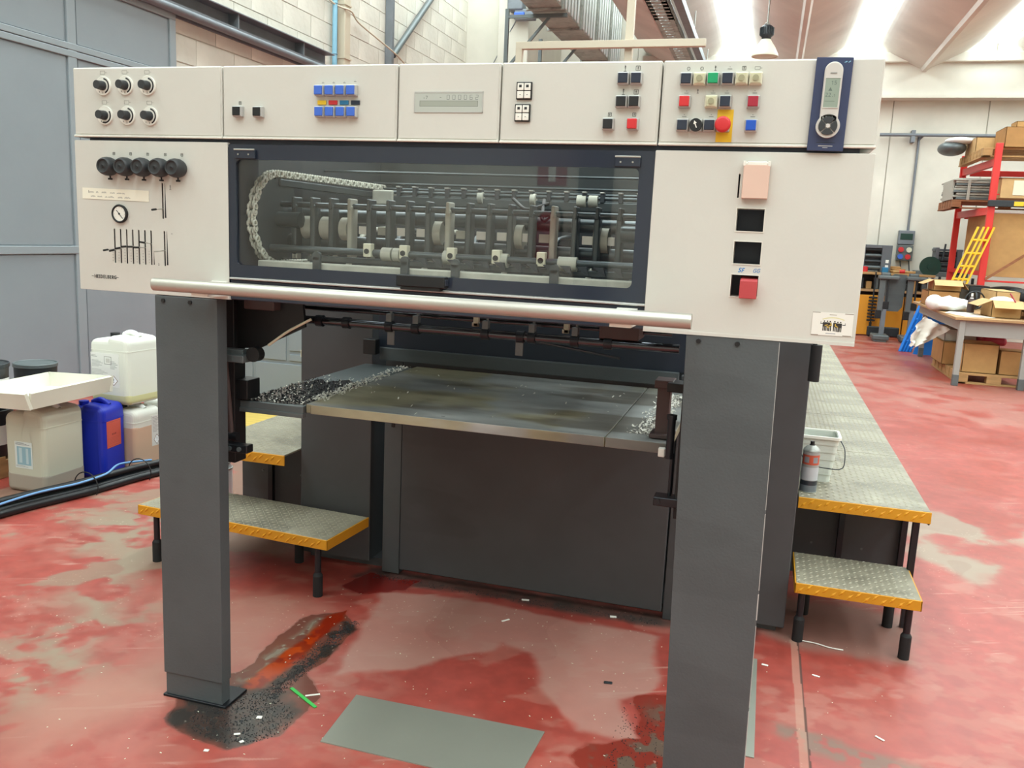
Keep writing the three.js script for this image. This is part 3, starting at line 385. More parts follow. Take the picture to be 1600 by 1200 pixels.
// --- viewing window
{
  const s = rrect(-0.5655, 0.5915, 1.281, 1.638, 0.004); s.holes.push(rrect(-0.543, 0.556, 1.3145, 1.598, 0.014, THREE.Path));
  const w = P('window_frame', ext(s, 0.006, -0.0095), M.slate, 'glossy slate border of the viewing window');
  part(w, 'glass_pane', bx(-0.555, 0.568, 1.304, 1.610, -0.0135, -0.010), M.glass);
  for (const [a, b] of [[-0.542, -0.478], [0.498, 0.559]]) { part(w, 'hinge', [rb(a, b, 1.600, 1.6245, -0.003, 0.007, 0.002)], M.slate); part(w, 'hinge_edge', rb(a, b, 1.6215, 1.6255, 0.004, 0.0085, 0.001), M.steel); part(w, 'hinge_screw', [cy(0.0022, 0.003, 'z', a + 0.014, 1.611, 0.0075, 10), cy(0.0022, 0.003, 'z', b - 0.018, 1.611, 0.0075, 10)], M.steel); }
  part(w, 'latch_handle', [rb(-0.05, 0.084, 1.2865, 1.316, -0.002, 0.026, 0.003), bx(-0.04, 0.07, 1.278, 1.287, 0, 0.02)], M.black); part(w, 'latch_end', rb(0.074, 0.086, 1.292, 1.309, 0, 0.022, 0.002), M.slate);
  part(w, 'bottom_trim', [rb(-0.565, 0.592, 1.2735, 1.2795, -0.02, 0.001, 0.002)], M.bezel);
  P('lower_rail', [rb(-0.566, 0.592, 1.2165, 1.273, -0.06, -0.006, 0.003)], M.slate);
}
// --- handle bar
{
  const h = P('handle_bar', [cy(0.0178, 1.36, 'x', -0.056, 1.2535, 0.095, 28)], M.tube, 'long brushed metal rail in front of the window');
  part(h, 'bar_end', [cy(0.018, 0.09, 'x', 0.668, 1.2535, 0.095, 28), tor(0.0165, 0.0018, 'x', 0.712, 1.2535, 0.095)], M.tube);
  for (const x of [-0.595, 0.55]) part(h, 'bar_bracket', [ext(poly([[0, -0.012], [0.105, -0.01], [0.105, 0.012], [0, 0.03]]), 0.05).rotateY(-Math.PI / 2).translate(x + 0.025, 1.238, -0.012)], M.white);
}
// --- legs
{
  const leg = (b0, b1, t0, t1) => { // slightly splayed sheet-metal column: bottom edges b0..b1, top edges t0..t1
    const warp = g => { const q = g.attributes.position; for (let i = 0; i < q.count; i++) { const y = q.getY(i), k = y / 1.2145, f = (q.getX(i) + 0.5); q.setXYZ(i, mix(mix(b0, b1, f), mix(t0, t1, f), k), y, q.getZ(i) + mix(0.049, 0.0, k)); } g.computeVertexNormals(); return g; };
    const l = part(press, 'leg', [warp(clean(rb(-0.5, 0.5, 0.075, 1.2145, -0.045, 0, 0.0035)))], M.greyPaint);
    part(l, 'leg_foot', [warp(clean(rb(-0.48, 0.48, 0.006, 0.08, -0.043, -0.004, 0.002)))], M.greyPaint); part(l, 'base_plate', rb(b0 - 0.004, b1 + 0.012, 0, 0.008, -0.06, 0.052, 0.002), M.darkSteel);
    if (b0 > 0) for (const [y0, y1, w] of [[0.09, 0.30, 0.0016], [0.31, 0.52, 0.0012], [0.535, 0.60, 0.0022], [0.61, 0.80, 0.0014], [0.81, 1.21, 0.001]]) part(l, 'worn_edge', [warp(clean(bx(0.5 - w * 4, 0.5 + w * 2, y0, y1, -0.002, 0.0006)))], M.bezel);
    for (const o of [0.03, 0.12]) part(l, 'leg_bolt', cy(0.006, 0.006, 'z', t0 + o, 1.2, 0.002, 8), M.black);
  };
  leg(-0.774, -0.571, -0.813, -0.606); leg(0.729, 0.927, 0.696, 0.911);
}
// --- interior behind the window: side plates, chain, gripper bars, delivery shaft
P('side_plate', [bx(-0.63, -0.60, 1.22, 1.78, -1.06, -0.05)], M.innerDark); P('side_plate', [bx(0.605, 0.635, 1.22, 1.78, -1.06, -0.05)], M.innerDark);
P('inner_back', bx(-0.6, 0.605, 1.23, 1.80, -1.06, -1.04), M.inner); for (let i = 0; i < 9; i++) P('light_block_slat', rb(-0.6, 0.605, 1.256, 1.27, -0.165 - i * 0.1, -0.10 - i * 0.1, 0.003), M.innerDark);  // slats added to hold back skylight and keep the pile space dark
{
  const rods = [[1.600, -0.98, 0.005], [1.578, -0.92, 0.004], [1.615, -0.6, 0.004]]; for (const [y, z, r] of rods) P('tie_rod', cy(r, 1.2, 'x', 0, y, z, 12), M.mech);
  for (const y of [1.52, 1.545, 1.57]) P('cover_sheet', rb(-0.58, 0.59, y, y + 0.018, -1.02, -1.0, 0.004), M.mech);
  // chain: upper run, bend round the sprocket, lower run
  const cx = -0.54, cz = -0.205, cyy = 1.445, R = 0.131, pts = []; const pitch = 0.0235;
  for (let z = -0.93; z < cz; z += pitch) pts.push([cx, cyy + R + (z - cz) * -0.008, z, 0]);
  const n = Math.round(Math.PI * R / pitch); for (let i = 0; i <= n; i++) { const a = Math.PI / 2 - Math.PI * i / n; pts.push([cx, cyy + R * Math.sin(a), cz + R * Math.cos(a), Math.PI / 2 - a]); }
  for (let z = cz - pitch; z > -0.93; z -= pitch) pts.push([cx, cyy - R, z, Math.PI]);
  const ch = P('gripper_chain', [cy(0.022, 0.10, 'x', cx + 0.03, cyy, cz, 20)], M.mech, 'dusty roller chain looping round a sprocket');
  const ring = (x, z) => tor(0.0082, 0.0036, 'x', x, 0, z, 6.2832, 0, 12); const lg = [merge([ring(0.005, -0.0075), ring(0.005, 0.0075), ring(-0.005, -0.0075), ring(-0.005, 0.0075), cy(0.004, 0.02, 'x', 0, 0, 0, 8)]), merge([ring(0.009, -0.0075), ring(0.009, 0.0075), ring(-0.009, -0.0075), ring(-0.009, 0.0075), cy(0.0045, 0.026, 'x', 0, 0, 0.0075, 8)])];
  pts.forEach((q, i) => { const o = new THREE.Mesh(lg[i % 2], M.dustWhite); o.name = 'chain_link'; o.position.set(q[0], q[1], q[2]); o.rotation.x = q[3]; ch.add(shade(o)); });
  const sp = []; const teeth = 18; for (let i = 0; i < teeth * 2; i++) { const a = i / (teeth * 2) * 6.2832, r = i % 2 ? R - 0.004 : R - 0.016; sp.push([Math.cos(a) * r, Math.sin(a) * r]); }
  const ss = poly(sp); for (let i = 0; i < 4; i++) { const a = i * 1.571 + 0.6, hole = new THREE.Path(); hole.absarc(Math.cos(a) * 0.07, Math.sin(a) * 0.07, 0.028, 0, 6.2832); ss.holes.push(hole); }
  P('sprocket', ext(ss, 0.01).rotateY(Math.PI / 2).translate(cx - 0.004, cyy, cz), M.mech);
  const chR = P('gripper_chain', [cy(0.022, 0.08, 'x', 0.53, cyy, cz, 20)], M.mech); pts.forEach((q, i) => { const o = new THREE.Mesh(lg[i % 2], M.dustWhite); o.name = 'chain_link'; o.position.set(0.575, q[1], q[2]); o.rotation.x = q[3]; chR.add(shade(o)); });
  P('chain_guide', [rb(cx - 0.012, cx + 0.012, cyy + R - 0.035, cyy + R - 0.014, -1.0, cz, 0.003), rb(0.56, 0.585, cyy + R - 0.035, cyy + R - 0.014, -1.0, cz, 0.003)], M.mech);
  // a gripper bar: square tube with shaft, collars and a row of grippers
  const gripBar = (y, z, x0, x1, nG, off) => {
    const b = P('gripper_bar', [rb(x0, x1, y - 0.028, y + 0.004, z - 0.012, z + 0.012, 0.004), cy(0.006, x1 - x0, 'x', (x0 + x1) / 2, y + 0.016, z + 0.004, 10)], M.mech);
    part(b, 'bar_end_block', [rb(x0 - 0.05, x0 + 0.03, y - 0.03, y + 0.022, z - 0.018, z + 0.02, 0.006)], M.dustWhite); part(b, 'bar_end_block', [rb(x1 - 0.02, x1 + 0.03, y - 0.03, y + 0.022, z - 0.018, z + 0.02, 0.006)], M.dustWhite);
    for (let i = 0; i < nG; i++) { const x = x0 + off + i * (x1 - x0 - off * 1.5) / (nG - 1); part(b, 'gripper', [rb(x - 0.007, x + 0.007, y + 0.002, y + 0.034, z - 0.006, z + 0.018, 0.002)], M.innerDark); part(b, 'gripper_tip', [rb(x - 0.0072, x + 0.0072, y + 0.032, y + 0.037, z - 0.004, z + 0.022, 0.001)], M.steel); }
    for (const t of [0.36, 0.55, 0.72, 0.76]) { const x = mix(x0, x1, t); part(b, 'bar_collar', [cy(0.02, 0.018 + 0.012 * (t > 0.7), 'x', x, y + 0.006, z + 0.008, 18)], M.dustWhite); }
    return b;
  };
  gripBar(1.545, -0.80, -0.46, 0.53, 16, 0.05);
  // delivery shaft with separator plates, front sheet stops and clamp blocks
  const sh = P('delivery_shaft', [cy(0.019, 1.14, 'x', 0.01, 1.462, -0.27, 16), cy(0.019, 1.14, 'x', 0.01, 1.385, -0.27, 16), cy(0.008, 1.14, 'x', 0.01, 1.49, -0.22, 12)], M.mech);
  for (let i = 0; i < 17; i++) {
    const x = -0.485 + i * 0.0605; part(sh, 'separator_plate', [rb(x - 0.0085, x + 0.0085, 1.345, 1.492, -0.245, -0.205, 0.006), rb(x - 0.005, x + 0.005, 1.478, 1.512, -0.25, -0.20, 0.004)], i % 5 === 3 ? M.dustWhite : M.mech);
    part(sh, 'plate_foot', [rb(x - 0.009, x - 0.002, 1.332, 1.347, -0.235, -0.21, 0.002), rb(x + 0.002, x + 0.009, 1.332, 1.347, -0.235, -0.21, 0.002)], M.dustWhite);
    if (i < 16 && i % 6 !== 1) part(sh, 'paper_tab', rb(x + 0.017, x + 0.046, 1.412, 1.435, -0.238, -0.232, 0.001), i % 4 ? M.white : M.dustWhite);
  }
  for (const [x, w] of [[-0.455, 0.035], [-0.395, 0.034], [-0.335, 0.026], [-0.05, 0.04], [0.43, 0.04], [0.2, 0.022]]) part(sh, 'shaft_roller', cy(0.034, w, 'x', x, 1.425, -0.255, 20), M.dustWhite);
  const lo = P('lower_shaft', [cy(0.010, 1.14, 'x', 0.01, 1.362, -0.16, 12), rb(-0.42, 0.56, 1.328, 1.345, -0.20, -0.17, 0.003)], M.mech);
  for (const x of [-0.215, -0.105, 0.035, 0.165, 0.29]) { part(lo, 'clamp_block', rb(x - 0.012, x + 0.012, 1.350, 1.388, -0.165, -0.14, 0.003), M.ivory); part(lo, 'clamp_bolt', cy(0.0075, 0.004, 'z', x, 1.366, -0.139, 12), M.black); }
  for (const [x, w] of [[-0.16, 0.03], [-0.13, 0.02], [0.02, 0.02], [0.18, 0.03], [0.36, 0.05]]) part(lo, 'shaft_collar', cy(0.019, w, 'x', x, 1.360, -0.16, 16), M.dustWhite);
  for (let i = 0; i < 14; i++) { const x = -0.06 + i * 0.045; part(lo, 'sheet_finger', ext(poly([[0, 0], [0.028, 0.0], [0.034, -0.022], [0.022, -0.016]]), 0.012).translate(x, 1.356, -0.135), M.innerDark); }
  P('sheet_guide', [rb(-0.53, 0.56, 1.272, 1.327, -0.13, -0.085, 0.004)], M.dustWhite, 'white dusty guide strip');
  for (const x of [-0.335, -0.07, 0.075, 0.345]) P('sheet_stop', [rb(x - 0.012, x + 0.012, 1.275, 1.348, -0.082, -0.07, 0.003), cy(0.012, 0.012, 'z', x, 1.348, -0.076, 16)], M.mech);
  for (const [a, c] of [[[0.16, 1.53, -0.3], [0.27, 1.52, -0.28]], [[0.3, 1.50, -0.25], [0.25, 1.53, -0.3]]]) P('air_hose', tube([a, [(a[0] + c[0]) / 2, a[1] - 0.03, a[2] + 0.05], c], 0.005, 8), M.hose);
  for (let i = 0; i < 9; i++) { const x = -0.5 + i * 0.125; P('air_pipe', [tube([[x, 1.30, -0.32], [x + 0.02, 1.36, -0.36], [x + 0.01, 1.42, -0.45], [x + 0.05, 1.44, -0.7]], 0.008, 8)], i % 2 ? M.dustWhite : M.mech); }
  P('motor_block', [rb(-0.58, -0.40, 1.28, 1.40, -0.75, -0.55, 0.01), cy(0.05, 0.12, 'x', -0.45, 1.34, -0.45, 20)], M.innerDark);
  P('cross_beam', [rb(-0.6, 0.6, 1.40, 1.47, -0.62, -0.55, 0.006)], M.innerDark);
}
// --- mechanism hanging under the console
{
  const s = P('jogger_shaft', [cy(0.0125, 1.30, 'x', 0.01, 1.147, -0.25, 16), cy(0.007, 1.24, 'x', 0.01, 1.176, -0.33, 10)], M.shaft);
  for (const x of [-0.19, -0.105, 0.11, 0.215, 0.248, 0.372, 0.466, -0.33, -0.42]) part(s, 'shaft_collar', [cy(0.0175, 0.022, 'x', x, 1.147, -0.25, 18)], M.darkSteel);
  for (const x of [-0.19, -0.105, 0.11, 0.248, 0.372]) part(s, 'collar_clamp', [rb(x - 0.009, x + 0.009, 1.155, 1.185, -0.262, -0.24, 0.002), cy(0.004, 0.02, 'y', x + 0.004, 1.188, -0.25, 8)], M.castGrey);
  for (const x of [-0.185, 0.212]) part(s, 'hanging_tab', rb(x - 0.011, x + 0.011, 1.092, 1.135, -0.253, -0.247, 0.001), M.castGrey);
  for (const x of [0.064, 0.336]) P('support_hook', [rb(x - 0.009, x + 0.007, 1.160, 1.235, -0.31, -0.295, 0.002), rb(x - 0.013, x + 0.007, 1.160, 1.172, -0.31, -0.295, 0.002)], M.ivory);
  P('junction_box', [rb(0.44, 0.55, 1.16, 1.235, -0.36, -0.24, 0.004)], M.brownBox); P('junction_box', [rb(-0.60, -0.50, 1.18, 1.235, -0.30, -0.12, 0.004)], M.brownBox);
  P('cross_plate', [rb(-0.5, 0.6, 1.19, 1.25, -0.62, -0.58, 0.004)], M.innerDark);
  for (const [x, w] of [[-0.36, 0.03], [-0.30, 0.05], [-0.22, 0.06], [-0.12, 0.05], [0.0, 0.06], [0.17, 0.07], [0.27, 0.05]]) P('clamp_block', [rb(x - w / 2, x + w / 2, 1.17, 1.235, -0.42, -0.36, 0.004), cy(0.008, 0.01, 'z', x, 1.195, -0.357, 10)], rnd() > 0.5 ? M.innerDark : M.darkSteel);
  P('link_rod', [bar([0.245, 1.13, -0.3], [0.42, 1.04, -0.75], 0.005, 8), cy(0.007, 0.012, 'z', 0.242, 1.132, -0.29, 10)], M.darkSteel);
  // left side arm and guide column
  P('side_arm', ext(poly([[-0.69, 1.235], [-0.43, 1.235], [-0.42, 1.135], [-0.57, 1.062], [-0.70, 1.05]]), 0.012, -0.17), M.black);
  P('arm_bar', [rb(-0.69, -0.585, 1.045, 1.062, -0.12, -0.09, 0.002), rb(-0.66, -0.57, 1.026, 1.048, -0.125, -0.07, 0.003)], M.castGrey); P('arm_knob', [cy(0.022, 0.03, 'z', -0.548, 1.052, -0.10, 18)], M.black);
  P('air_tube', tube([[-0.40, 1.16, -0.16], [-0.47, 1.12, -0.15], [-0.53, 1.075, -0.14]], 0.004, 8), M.ivory);
  P('guide_column', [rb(-0.715, -0.648, 0.70, 1.22, -0.20, -0.14, 0.003)], M.black); P('guide_block', [rb(-0.66, -0.61, 0.90, 0.96, -0.22, -0.15, 0.003)], M.black);
  P('lift_rod', [bar([-0.658, 1.03, -0.11], [-0.632, 0.80, -0.10], 0.008, 10)], M.brownBox);
  P('rod_clamp', [rb(-0.66, -0.567, 0.752, 0.776, -0.115, -0.08, 0.003), cy(0.012, 0.03, 'x', -0.625, 0.797, -0.10, 12)], M.darkSteel); P('clamp_screw', [cy(0.007, 0.006, 'z', -0.592, 0.764, -0.078, 12), cy(0.007, 0.006, 'z', -0.625, 0.764, -0.078, 12)], M.castGrey);
  // right side column, gas strut
  P('guide_column', [rb(0.690, 0.72, 0.72, 1.22, -0.20, -0.10, 0.003)], M.black); P('jogger_post', [rb(0.612, 0.647, 0.905, 1.05, -0.28, -0.23, 0.003), rb(0.604, 0.655, 1.04, 1.062, -0.29, -0.22, 0.003), rb(0.60, 0.665, 0.903, 0.915, -0.29, -0.21, 0.003)], M.brownBox);
  P('jogger_arm', [rb(0.64, 0.70, 1.035, 1.06, -0.27, -0.20, 0.003)], M.black);
  P('gas_strut', [cy(0.0105, 0.11, 'y', 0.667, 0.93, -0.12, 14), cy(0.005, 0.12, 'y', 0.675, 0.83, -0.12, 10), cy(0.013, 0.012, 'y', 0.667, 0.985, -0.12, 14)], M.darkSteel);
  P('strut_bracket', [rb(0.637, 0.705, 0.752, 0.776, -0.14, -0.09, 0.003), cy(0.009, 0.006, 'z', 0.647, 0.764, -0.088, 12)], M.darkSteel); P('sensor_cap', [rb(0.634, 0.652, 0.868, 0.892, -0.17, -0.15, 0.003)], M.white);
}
// --- pile board
{
  const b = P('pile_board', [rb(-0.43, 0.485, 0.872, 0.90, -1.045, -0.185, 0.003), rb(0.487, 0.66, 0.872, 0.90, -1.045, -0.185, 0.003)], M.pile, 'stained steel pile board');
  part(b, 'board_wing', [rb(-0.655, -0.432, 0.868, 0.893, -1.045, -0.17, 0.003), rb(-0.66, -0.43, 0.858, 0.872, -0.185, -0.165, 0.002)], M.castGrey);
  part(b, 'board_lip', [rb(-0.41, 0.4845, 0.872, 0.9005, -0.187, -0.176, 0.002), rb(0.4875, 0.66, 0.872, 0.9005, -0.187, -0.176, 0.002)], M.pile); 
  part(b, 'oil_film', ext(poly([[-0.648, 0.18], [-0.52, 0.176], [-0.445, 0.20], [-0.436, 0.30], [-0.45, 0.42], [-0.436, 0.52], [-0.47, 0.60], [-0.53, 0.66], [-0.58, 0.58], [-0.62, 0.63], [-0.648, 0.52]]), 0.0008).rotateX(-Math.PI / 2).translate(0, 0.8932, 0), M.oil, 'black oily film');
  P('back_rail', [rb(-0.585, 0.595, 0.915, 0.966, -1.058, -1.03, 0.003)], M.greyPaint); P('rail_block', [rb(-0.64, -0.585, 0.94, 1.0, -1.03, -0.99, 0.003)], M.black);
  P('inner_back_plate', bx(-0.6, 0.61, 0.966, 1.24, -1.062, -1.05), M.navy);
}
// --- machine body behind the pile
{
  P('body_panel', [rb(-0.978, -0.650, 0.03, 1.30, -1.35, -1.10, 0.004)], M.bodyPaint); P('recess_panel', bx(-0.652, -0.585, 0.03, 1.2, -1.36, -1.34), M.bodyPaint);
  P('body_post', [rb(-0.581, -0.503, 0.005, 0.95, -1.14, -1.08, 0.003)], M.greyPaint); P('post_slot_dark', rb(-0.548, -0.535, 0.635, 0.665, -1.084, -1.074, 0.002), M.black);  // black block on the post stands for the shade inside a slot
  P('lower_door', [rb(-0.4975, 0.5945, 0.03, 0.93, -1.11, -1.07, 0.004)], M.bodyPaint, 'wide dark door below the pile board');
  P('body_panel', [rb(0.6, 0.70, 0.0, 0.95, -1.11, -1.075, 0.003)], M.bodyPaint); P('plinth', [bx(-0.95, 1.02, 0, 0.035, -4.0, -1.14)], M.bodyPaint);
  P('body_panel', [rb(0.705, 1.047, 0.025, 1.38, -1.35, -1.112, 0.004)], M.bodyPaint); P('press_body', [rb(-0.96, 1.04, 0.03, 1.40, -4.6, -1.36, 0.01)], M.bodyPaint);
  P('edge_chip', [bx(-0.9795, -0.977, 0.885, 0.915, -1.101, -1.0985)], M.ivory);
  P('hand_grip', [cy(0.019, 0.125, 'y', 1.052, 1.045, -1.0, 16), cy(0.008, 0.16, 'y', 1.046, 1.16, -1.0, 10), bx(1.0, 1.05, 1.22, 1.235, -1.11, -0.99)], M.rubber);
}
// paper shreds lying on the pile board
{
  const ms = []; const put = (x, z, y) => ms.push(TM(x, y + rnd() * 0.006, z, rr(-0.8, 0.8), rr(0, 6), rr(-0.8, 0.8), rr(0.5, 1.4)));
  for (let i = 0; i < 170; i++) { const t = rnd() ** 1.6; put(mix(-0.64, -0.44, rnd()), mix(-0.19, -0.7, t), 0.895); }
  for (let i = 0; i < 520; i++) { const t = rnd(), w = rnd() - rnd(); put(-0.425 + 0.035 * w - 0.03 * t, mix(-0.22, -0.98, t), 0.902); }
  for (let i = 0; i < 650; i++) { const t = rnd(); put(mix(0.53, 0.61, Math.sqrt(rnd())) + 0.035 * t * rnd(), mix(-0.24, -0.92, t), 0.901); }
  for (let i = 0; i < 40; i++) put(rr(-0.4, 0.6), rr(-1.0, -0.2), 0.9005);
  const o = inst(scene, 'paper_shreds', tf(new THREE.BoxGeometry(0.007, 0.0006, 0.0035)), M.white, ms); tag(o, 'white paper shreds scattered along both edges of the pile board', 'paper shreds', null, 'stuff');
  const dk = []; for (let i = 0; i < 900; i++) { const t = rnd(); dk.push(TM(mix(-0.645, -0.43, rnd()), 0.894 + rnd() * 0.006, mix(-0.19, -0.62, t ** 1.3), rr(0, 6), rr(0, 6), rr(0, 6), rr(0.15, 0.55))); }
  const o2 = inst(scene, 'oily_crumbs', new THREE.IcosahedronGeometry(0.006, 0), M.black, dk); tag(o2, 'black oily crumbs heaped on the left wing of the pile board', 'oily crumbs', null, 'stuff');
}
//

// ---------------------------------------------------------------- chequer-plate steps and walkways
const treadG = clean(new THREE.OctahedronGeometry(1, 0).scale(0.0105, 0.0028, 0.0034));
function treads(p, x0, x1, z0, z1, y, m, pitch = 0.0225, name = 'tread_pattern') {
  const ms = []; let r = 0; for (let z = z0 + 0.012; z < z1 - 0.008; z += pitch, r++) { let c = 0; for (let x = x0 + 0.014 + (r % 2) * 0; x < x1 - 0.012; x += pitch, c++) ms.push(TM(x, y, z, 0, ((r + c) % 2 ? 1 : -1) * 0.785, 0)); }
  return inst(p, name, treadG.clone(), m, ms);
}
function edgeTreads(p, x0, x1, z, y, m) { const ms = []; let c = 0; for (let x = x0 + 0.02; x < x1 - 0.015; x += 0.028, c++) ms.push(TM(x, y + (c % 2 ? 0.006 : -0.006), z, Math.PI / 2, 0, 0, 1).multiply(TM(0, 0, 0, 0, 0.785, 0, 1.7))); return inst(p, 'edge_pattern', treadG.clone(), m, ms); }
function step(name, label, pos, ry, w, d, h, th, legs) {
  const t = thing(name, label, 'step', pos, ry, 'loose chequer plate steps');
  part(t, 'tread_plate', [rb(0.004, w - 0.004, h - 0.008, h, -d + 0.004, -0.004, 0.003)], M.tread); treads(t, 0, w, -d, 0, h, M.tread);
  part(t, 'yellow_edge', [rb(0, w, h - th, h - 0.0015, -0.006, 0, 0.002), rb(0, 0.006, h - th, h - 0.0015, -d, 0, 0.002), rb(w - 0.006, w, h - th, h - 0.0015, -d, 0, 0.002), rb(0, w, h - th, h - 0.002, -d, -d + 0.006, 0.002)], M.yellowEdge); edgeTreads(t, 0, w, 0.0005, h - th / 2, M.yellowEdge);
  for (const [x, z] of legs) { const l = part(t, 'leg', cy(0.0125, h - th + 0.02, 'y', x, (h - th + 0.02) / 2 + 0.01, z, 14), M.darkSteel); part(l, 'rubber_foot', [cy(0.0195, 0.085, 'y', x, 0.0425, z, 16), cy(0.0195, 0.012, 'y', x, 0.091, z, 16, 0.013)], M.rubber); }
  return t;
}
step('step_stool', 'long low chequer plate step with yellow edge behind the left press leg', [-1.575, 0, -0.805], -0.075, 0.925, 0.315, 0.247, 0.042, [[0.07, -0.03], [0.865, -0.03], [0.6, -0.29], [0.12, -0.29]]);
step('step_stool', 'short low chequer plate step with yellow edge right of the press', [1.066, 0, -1.045], 0, 0.426, 0.335, 0.237, 0.04, [[0.03, -0.04], [0.393, -0.035], [0.06, -0.30], [0.37, -0.30]]);
function walkway(label, x0, x1, z1, lens, front, open = true) {
  const t = thing('walkway', label, 'walkway', [0, 0, 0]); const H = 0.487; let z = z1;
  lens.forEach((l, i) => { part(t, 'plate', rb(x0, x1, H - 0.008, H, z - l + 0.004, z - 0.004, 0.002), M.tread); if (i < 5) treads(t, x0, x1, z - l, z - 0.002, H, M.tread, i < 3 ? 0.0235 : 0.03); z -= l; });
  part(t, 'yellow_edge', [rb(x0, x1 + 0.003, H - 0.045, H - 0.001, z1 - 0.004, z1 + 0.003, 0.002)], M.yellowEdge); edgeTreads(t, x0, x1, z1 + 0.003, H - 0.022, M.yellowEdge);
  if (open) part(t, 'side_skirt', [bx(x1 - 0.006, x1, H - 0.05, H - 0.006, z, z1)], M.darkSteel);
  part(t, 'front_board', [bx(x0 + 0.01, x1 - 0.02, 0.06, H - 0.05, z1 - 0.36, z1 - 0.34)], M.bodyPaint); part(t, 'board_rivet', front.map(([x, y]) => cy(0.005, 0.004, 'z', x, y, z1 - 0.338, 8)), M.castGrey);
  for (const [x, dz] of [[x1 - 0.035, open ? -0.06 : -0.3], [x1 - 0.03, -0.32], [mix(x0, x1, 0.42), -0.31], [x1 - 0.03, -1.6], [x1 - 0.03, -3.2], [x1 - 0.03, -4.8]]) part(t, 'post', rb(x - 0.012, x + 0.012, 0, H - 0.04, z1 + dz - 0.012, z1 + dz + 0.012, 0.002), M.darkSteel);
  return t;
}
walkway('raised chequer plate walkway along the right side of the press', 1.062, 1.53, -1.30, [0.90, 0.93, 1.25, 1.4, 1.5, 1.6], [[1.15, 0.36], [1.15, 0.2], [1.35, 0.36], [1.35, 0.2]]);
walkway('raised chequer plate platform at the left rear of the press', -1.42, -0.985, -0.975, [0.95, 1.1, 1.2], [[-1.3, 0.3], [-1.1, 0.3]], false);
// ---------------------------------------------------------------- things on the right walkway
{
  const b = thing('bucket', 'whitish square plastic bucket with wire handle on the right walkway', 'bucket', [1.130, 0.487, -1.62], 0.0); b.scale.setScalar(0.88);
  const wall = (h, a, c) => { const g = new THREE.CylinderGeometry(c * 1.414, a * 1.414, h, 4, 1, true); g.rotateY(Math.PI / 4); g.translate(0, h / 2, 0); return g; };
  const sh = (x, z, r) => rrect(-x, x, -z, z, r);
  const outer = [], N = 6; for (let i = 0; i < N; i++) { const t0 = i / N, s0 = mix(0.068, 0.092, t0), f = sh(s0 + 0.001, s0 * 0.92, 0.02); f.holes.push(rrect(-s0 + 0.003, s0 - 0.003, -s0 * 0.92 + 0.003, s0 * 0.92 - 0.003, 0.018, THREE.Path)); outer.push(ext(f, 0.215 / N).rotateX(-Math.PI / 2).translate(0, t0 * 0.215, 0)); }
  const rim = sh(0.1, 0.092, 0.022); rim.holes.push(rrect(-0.088, 0.088, -0.08, 0.08, 0.02, THREE.Path));
  part(b, 'bucket_wall', [...outer, bx(-0.066, 0.066, 0, 0.006, -0.06, 0.06)], M.bucketGrey); part(b, 'rim', ext(rim, 0.012).rotateX(-Math.PI / 2).translate(0, 0.208, 0), M.white); part(b, 'wire_handle', tube([[0.096, 0.2, -0.0], [0.12, 0.16, 0.05], [0.115, 0.09, 0.11], [0.06, 0.08, 0.12], [-0.05, 0.1, 0.115], [-0.098, 0.2, 0.0]], 0.0025, 6), M.darkSteel);
  const c = thing('spray_can', 'dented grey spray can with red print beside the bucket', 'spray can', [1.098, 0.487, -1.40]);
  const pr = canvasMat(256, 128, (k, w, h) => { k.fillStyle = '#9b9a97'; k.fillRect(0, 0, w, h); k.fillStyle = '#b9bcc0'; k.fillRect(0, 50, w, 40); k.fillStyle = '#c0563f'; k.fillRect(0, 12, w, 30); k.fillStyle = '#8a8d92'; for (let i = 0; i < 6; i++) k.fillRect(10 + i * 42, 18, 26, 18); k.fillStyle = '#2c3138'; k.fillRect(0, 92, w, 14); k.fillStyle = '#6d7378'; k.fillRect(0, 106, w, 22); }, 0.4);
  const can = new THREE.Mesh(new THREE.CylinderGeometry(0.032, 0.032, 0.165, 24), pr); can.name = 'can_body'; can.position.y = 0.0835; c.add(shade(can));
  part(c, 'shoulder', [tf(lathe([[0.032, 0.166], [0.03, 0.172], [0.016, 0.184], [0.012, 0.186], [0, 0.187]], 24)), tor(0.0315, 0.0014, 'y', 0, 0.165, 0), tor(0.0315, 0.0014, 'y', 0, 0.002, 0)], M.galv); part(c, 'nozzle', [cy(0.008, 0.016, 'y', 0, 0.194, 0, 14), cy(0.011, 0.006, 'y', 0, 0.186, 0, 14)], M.black);
}
